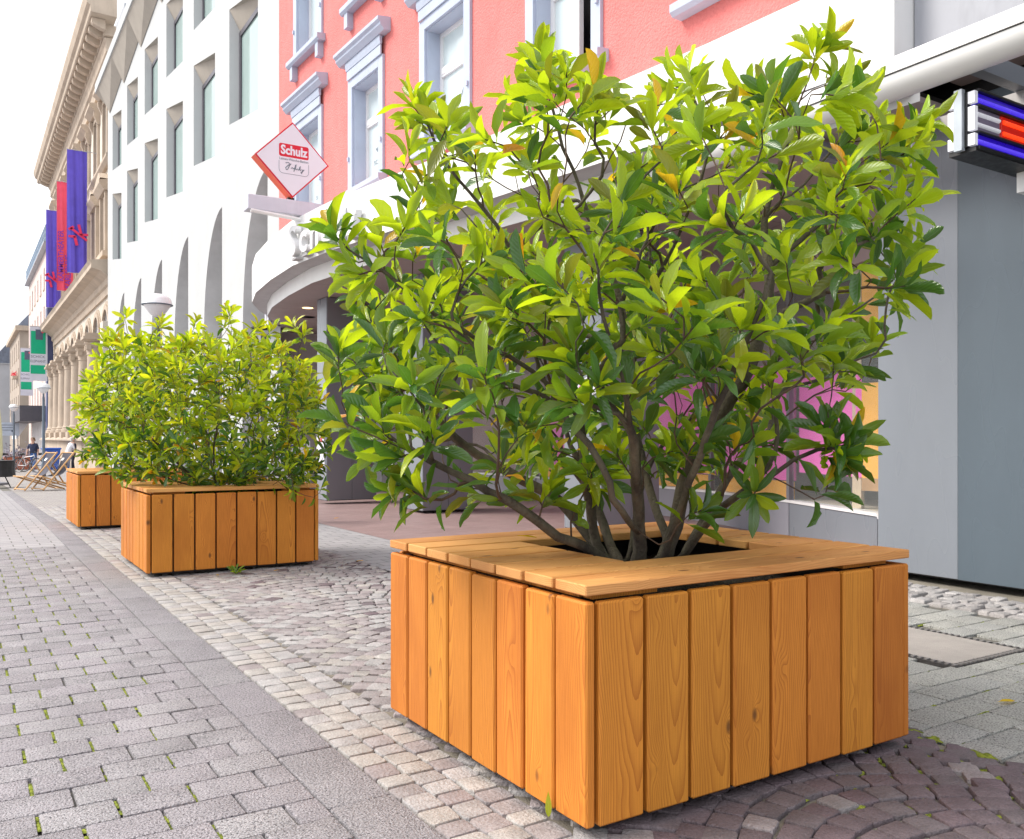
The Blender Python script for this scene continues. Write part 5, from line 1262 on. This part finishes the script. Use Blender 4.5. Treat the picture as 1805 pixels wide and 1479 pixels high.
# people
def person(label, x, y, rot, top, legs, hair, pose=0, extra=None):
    t = thing('person', label, 'person', (x, y, gz(y)), 'people down the street'); ORG[t.name] = Vector((0, 0, 0))
    lean = (.05, .16, .0)[pose]; st = (.18, .05, .10)[pose]
    J = {'pel': (0, 0, .93), 'bel': (lean*.3, 0, 1.08), 'che': (lean*.8, 0, 1.30), 'nek': (lean*1.1, 0, 1.47), 'hd': (lean*1.35+.01, 0, 1.57), 'hd2': (lean*1.5+.01, 0, 1.68)}
    R_ = {'pel': .15, 'bel': .135, 'che': .155, 'nek': .055, 'hd': .088, 'hd2': .082}
    E_ = [('pel', 'bel'), ('bel', 'che'), ('che', 'nek'), ('nek', 'hd'), ('hd', 'hd2')]
    for s, n in ((-1, 'l'), (1, 'r')):
        f = s*st
        J.update({n+'hip': (0, s*.09, .86), n+'kne': (f*.6+.03, s*.10, .48), n+'ank': (f, s*.10, .08), n+'toe': (f+.16, s*.11, .04),
                  n+'sho': (lean*.9, s*.19, 1.40), n+'elb': ((.02 if pose != 1 else .10)+lean*.6-f*.3, s*.25, 1.12), n+'han': ((.12 if pose != 1 else .33)+lean*.5-f*.4, s*(.24 if pose != 1 else .12), (.90 if pose != 1 else 1.08)), n+'fin': ((.14 if pose != 1 else .42)+lean*.5-f*.4, s*(.235 if pose != 1 else .09), (.80 if pose != 1 else 1.10))})
        R_.update({n+'hip': .105, n+'kne': .065, n+'ank': .045, n+'toe': .035, n+'sho': .065, n+'elb': .045, n+'han': .032, n+'fin': .026})
        E_ += [('pel', n+'hip'), (n+'hip', n+'kne'), (n+'kne', n+'ank'), (n+'ank', n+'toe'), ('che', n+'sho'), (n+'sho', n+'elb'), (n+'elb', n+'han'), (n+'han', n+'fin')]
    ks = list(J); me = bpy.data.meshes.new('body'); me.from_pydata([J[k] for k in ks], [(ks.index(a), ks.index(b)) for a, b in E_], [])
    o = bpy.data.objects.new('body_tmp', me); COL.objects.link(o); sk = o.modifiers.new('s', 'SKIN'); ss = o.modifiers.new('u', 'SUBSURF'); ss.levels = 1; ss.render_levels = 1
    for i, k in enumerate(ks): v = me.skin_vertices[0].data[i]; v.radius = (R_[k], R_[k]*(1.0 if k not in ('pel', 'bel', 'che') else 1.15)); v.use_root = (k == 'pel')
    dg = bpy.context.evaluated_depsgraph_get(); bm_ = bpy.data.meshes.new_from_object(o.evaluated_get(dg)); bpy.data.objects.remove(o)
    bm_.name = 'body'; bm_.materials.clear()
    for m in (mat('skin', (.55, .33, .25), .6), top, legs, mat('shoe', (.05, .045, .045), .6), hair): bm_.materials.append(m)
    for p in bm_.polygons:
        z = p.center.z; yv = abs(p.center.y); xh = p.center.x
        p.material_index = 3 if z < .10 else (2 if z < .93 and yv < .2 and not (z > .72 and yv > .185) else 1 if 1.44 > z and (z > 1.16 or yv < .19) else 0)
        if z > 1.49: p.material_index = 4 if (xh < lean*1.4-.005 or z > 1.70) else 0
    bm_.polygons.foreach_set('use_smooth', [True]*len(bm_.polygons))
    b = bpy.data.objects.new('body', bm_); link(b, t)
    hx = lean*1.45
    G().lathe([(.0, -.11), (.055, -.10), (.086, -.04), (.096, .03), (.088, .08), (.05, .115), (0, .122)], (hx, 0, 1.63), 14).build('head', mat('skin', (.55, .33, .25), .6), t, smooth=True)
    hg = G().lathe([(.101, -.01), (.106, .04), (.096, .09), (.058, .125), (0, .134)], (hx-.012, 0, 1.635), 14); hg.box(hx-.108, hx-.03, -.08, .08, 1.56, 1.66)
    hg.build('hair', hair, t, smooth=True)
    fc = G()
    for s in (-.033, .033): fc.box(hx+.085, hx+.094, s-.012, s+.012, 1.635, 1.645)
    fc.build('eyes', M_black, t); G().add([(hx+.085, -.014, 1.60), (hx+.085, .014, 1.60), (hx+.115, 0, 1.595), (hx+.09, 0, 1.64)], [(0, 1, 2), (1, 3, 2), (0, 2, 3)]).build('nose', MATS['skin'], t)
    if extra: extra(t)
    t.rotation_euler = (0, 0, rot)
M_jean = mat('blue_denim', (.05, .13, .36), .85, .15, 20); M_shirt = mat('white_shirt', (.70, .70, .76), .8, .05, 8); M_navyc = mat('navy_vest', (.03, .04, .09), .8, .1, 8); M_gh = mat('grey_hair', (.50, .48, .46), .8, .2, 30); M_bh = mat('brown_hair', (.16, .10, .065), .8, .2, 30)
person('person with grey hair in white shirt and blue jeans leaning forward by the sandstone base', 4.75, 50.0, R(20), M_shirt, M_jean, M_gh, 1)
person('person in dark top standing behind the white-shirted person', 5.05, 50.6, R(200), M_navyc, mat('dark_trousers', (.03, .035, .06), .85), M_gh, 2)
def vest(t): G().tube([(-.16, .0, 1.32), (-.17, 0, 1.0)], [.14, .16], 8).build('backpack', M_navyc, t)
person('person in navy vest and blue jeans walking beside the lamp post', 3.30, 51.5, R(-118), M_navyc, M_jean, M_bh, 0, vest)
# far left: parasol, table
ps = thing('closed_parasol', 'folded pale yellow parasol at the left edge', 'parasol', (1.00, 30.3, gz(30.3)))
z = gz(30.3)
G().tube([(1.0, 30.3, z), (1.0, 30.3, z+2.5)], .025, 8).build('pole', M_white, ps)
G().lathe([(.10, .75), (.14, .95), (.12, 1.6), (.07, 2.2), (.02, 2.5)], (1.0, 30.3, z), 10).build('folded_canopy', mat('pale_yellow_cloth', (.70, .66, .40), .85, .08, 6), ps)
G().lathe([(.28, 0), (.28, .06), (.05, .09)], (1.0, 30.3, z), 16).build('base', M_pillar, ps)
tb = thing('cafe_table', 'small table under a black cloth at the left edge', 'table', (.92, 27.6, gz(27.6))); z = gz(27.6)
G().lathe([(.40, .70), (.41, .74), (.0, .745)], (.92, 27.6, z), 18).build('top', M_black, tb)
G().lathe([(.43, .30), (.405, .5), (.415, .70)], (.92, 27.6, z), 18).build('cloth', M_black, tb)
for a in range(3): G().tube([(.92, 27.6, z+.68), (.92+.3*math.cos(a*2.1), 27.6+.3*math.sin(a*2.1), z)], .015, 5).build('leg', M_black, tb)
# far planter box with flowers, blue bin, info board, awning
fp = thing('flower_planter', 'reddish wooden planter with grey-violet flowers behind the bicycles', 'planter', (3.2, 60, gz(60))); z = gz(60)
B(2.3, 4.0, 59.5, 61, z, z+.75).build('box', mat('red_wood', (.40, .12, .06), .7, .15, 4), fp)
g = G(); qr = random.Random(9)
for k in range(500):
    p = Vector((qr.uniform(2.3, 4.0), qr.uniform(59.5, 61), z+.72+abs(qr.gauss(0, .28)))); s = .10
    g.quad(*[p+Vector((qr.uniform(-s, s), qr.uniform(-s, s), qr.uniform(-s, s))) for _ in range(3)])
g.build('flowers', mat('violet_grey_petals', (.34, .32, .38), .8, .4, 9), fp, fix=False, kind='stuff')
bb = thing('blue_bin', 'blue lidded bin behind the deck chairs', 'bin', (4.55, 57, gz(57))); z = gz(57)
G().add([(4.2, 56.7, z+.0), (4.9, 56.7, z), (4.9, 57.4, z), (4.2, 57.4, z), (4.1, 56.6, z+1.15), (5.0, 56.6, z+1.15), (5.0, 57.5, z+1.15), (4.1, 57.5, z+1.15)], [(0, 3, 2, 1), (4, 5, 6, 7), (0, 1, 5, 4), (1, 2, 6, 5), (2, 3, 7, 6), (3, 0, 4, 7)]).build('bin_body', mat('blue_plastic', (.02, .10, .50), .4), bb)
G().cbox(4.05, 5.05, 56.55, 57.55, z+1.151, z+1.25, .03).build('lid', MATS['blue_plastic'], bb)
ib = thing('info_board', 'pale blue-grey board on posts far down the street', 'board', (4.0, 88, gz(88))); z = gz(88)
B(2.7, 4.55, 88, 88.06, 1.3, 2.45).build('board', mat('pale_board', (.52, .58, .68), .6, .1, 3), ib)
for x in (2.8, 4.45): G().tube([(x, 88.1, z), (x, 88.1, 2.4)], .04, 6).build('post', M_pillar, ib)
q = G()
for k in range(3): q.box(2.9, 4.1, 87.985, 87.999, 2.2-k*.22, 2.24-k*.22)
q.box(3.95, 4.15, 87.985, 87.999, 1.62, 1.8)
q.build('print', MATS['banner_slate'], ib)
wa = thing('white_awning', 'white slanting awning over the far shop entrance', 'awning', (4.6, 92, 1))
G().add([(5.9, 90, 3.2), (5.9, 97, 3.2), (4.4, 97, 2.2), (4.4, 90, 2.2), (4.4, 97, 1.0), (4.4, 90, 1.0), (4.45, 97, 1.0), (4.45, 90, 1.0)], [(0, 1, 2, 3), (3, 2, 4, 5), (0, 3, 5, 7)]).build('cloth', M_white, wa, fix=False)
# notices
nb = thing('notice_board', 'white printed notice on a stand behind the right end of the middle bush', 'notice', (3.65, 11.2, 0))
B(3.40, 3.92, 11.2, 11.225, .42, 1.06).build('sheet', M_shirt, nb)
for k, (a, b, zz, h_) in enumerate(((3.44, 3.86, .98, .03), (3.50, 3.82, .90, .012), (3.44, 3.88, .83, .03), (3.47, 3.85, .76, .012), (3.52, 3.7, .70, .012), (3.55, 3.8, .50, .02))): B(a, b, 11.194, 11.199, zz, zz+h_).build('printed_line', mat('navy_print', (.06, .07, .20), .7), nb)
for x in (3.42, 3.90): G().tube([(x, 11.25, 0), (x, 11.23, 1.05)], .012, 6).build('leg', M_lip, nb)
p1 = thing('wall_poster', 'white poster with red letters on the farthest arcade pillar', 'poster', (5.27, 14.5, 1))
B(5.268, 5.286, 14.34, 14.72, .55, 1.2).build('sheet', M_shirt, p1)
text_part('NE', .16, M_sred, p1, (5.265, 14.52, 1.08), FACE_X, bold=.004)
p2 = thing('wall_poster', 'white poster with slanting pink lettering behind the big bush stems', 'poster', (6.07, 8.1, 1.5))
G().add([(6.072, 7.83, 1.62), (6.072, 8.47, 1.42), (6.072, 8.47, 1.66), (6.072, 7.83, 1.86), (6.085, 7.83, 1.62), (6.085, 8.47, 1.42), (6.085, 8.47, 1.66), (6.085, 7.83, 1.86)], [(0, 1, 2, 3), (7, 6, 5, 4), (0, 4, 5, 1), (1, 5, 6, 2), (2, 6, 7, 3), (3, 7, 4, 0)]).build('sheet', M_shirt, p2)
o = text_part('ALLE SCHU', .10, M_pinkb, p2, (6.069, 8.17, 1.66), FACE_X, bold=.002); o.rotation_euler = (Matrix.Rotation(-math.pi/2, 3, 'Z') @ Matrix.Rotation(math.pi/2, 3, 'X') @ Matrix.Rotation(.30, 3, 'Z')).to_euler()
# junction box at the canopy end
jb = thing('junction_box', 'small grey junction box on the wall at the left end of the canopy', 'box', (5.5, 18.6, 3.9))
B(5.55, 5.85, 18.45, 18.72, 3.5, 4.6).build('case', M_beam, jb); G().tube([(5.56, 18.6, 3.5), (5.56, 18.6, 4.5)], .02, 6).build('conduit', M_lip, jb)
# fallen leaves
def fallen(label, x, y, z, rot, k, m, s=.10, tilt=(0, 0)):
    V = TPL[k][0].copy()*s; V[:, 2] *= .35
    me = bpy.data.meshes.new('fallen_leaf'); me.from_pydata(V.tolist(), [], TPL[k][1].tolist()); me.materials.append(LM[m]); me.uv_layers.new(name='UVMap').data.foreach_set('uv', TPL[k][2][TPL[k][1].ravel()].ravel()); me.polygons.foreach_set('use_smooth', [True]*len(TPL[k][1]))
    o = bpy.data.objects.new('fallen_leaf', me); COL.objects.link(o); o.location = (x, y, z); o.rotation_euler = (tilt[0], tilt[1], rot); tag(o, label, 'leaf')
fallen('yellow fallen leaf on the paving right of the front planter', 3.62, 2.0, .012, R(-100), 1, 4, .11)
fallen('yellow fallen leaf on the deck boards of the front planter', 1.86, 2.93, .715, R(200), 3, 4, .11)
fallen('green leaf poking out under the near corner of the front planter', 1.42, 2.06, .10, R(150), 1, 0, .075, (R(-75), 0))
fallen('brown leaf lying right of the middle planter', 3.05, 7.3, .01, R(30), 2, 5, .09)
fallen('orange leaf lying on the arcade floor', 4.4, 11.4, .01, R(60), 2, 5, .08)
fallen('pale leaf lying in front of the middle planter', 1.75, 7.12, .012, R(10), 3, 4, .06)
fallen('orange leaf lying near the right end of the middle planter', 2.25, 7.15, .012, R(70), 2, 5, .06)
wd = thing('weed', 'small green weed growing between cobbles before the middle planter', 'weed', (1.9, 7.2, 0))
for k in range(9):
    a = k*2.4; me = leaf_mesh(k % 6, 1); o = inst('leaf', me, wd, (1.9, 7.2, .0), (R(25+k*4), 0, a), (.09, .10, .09))
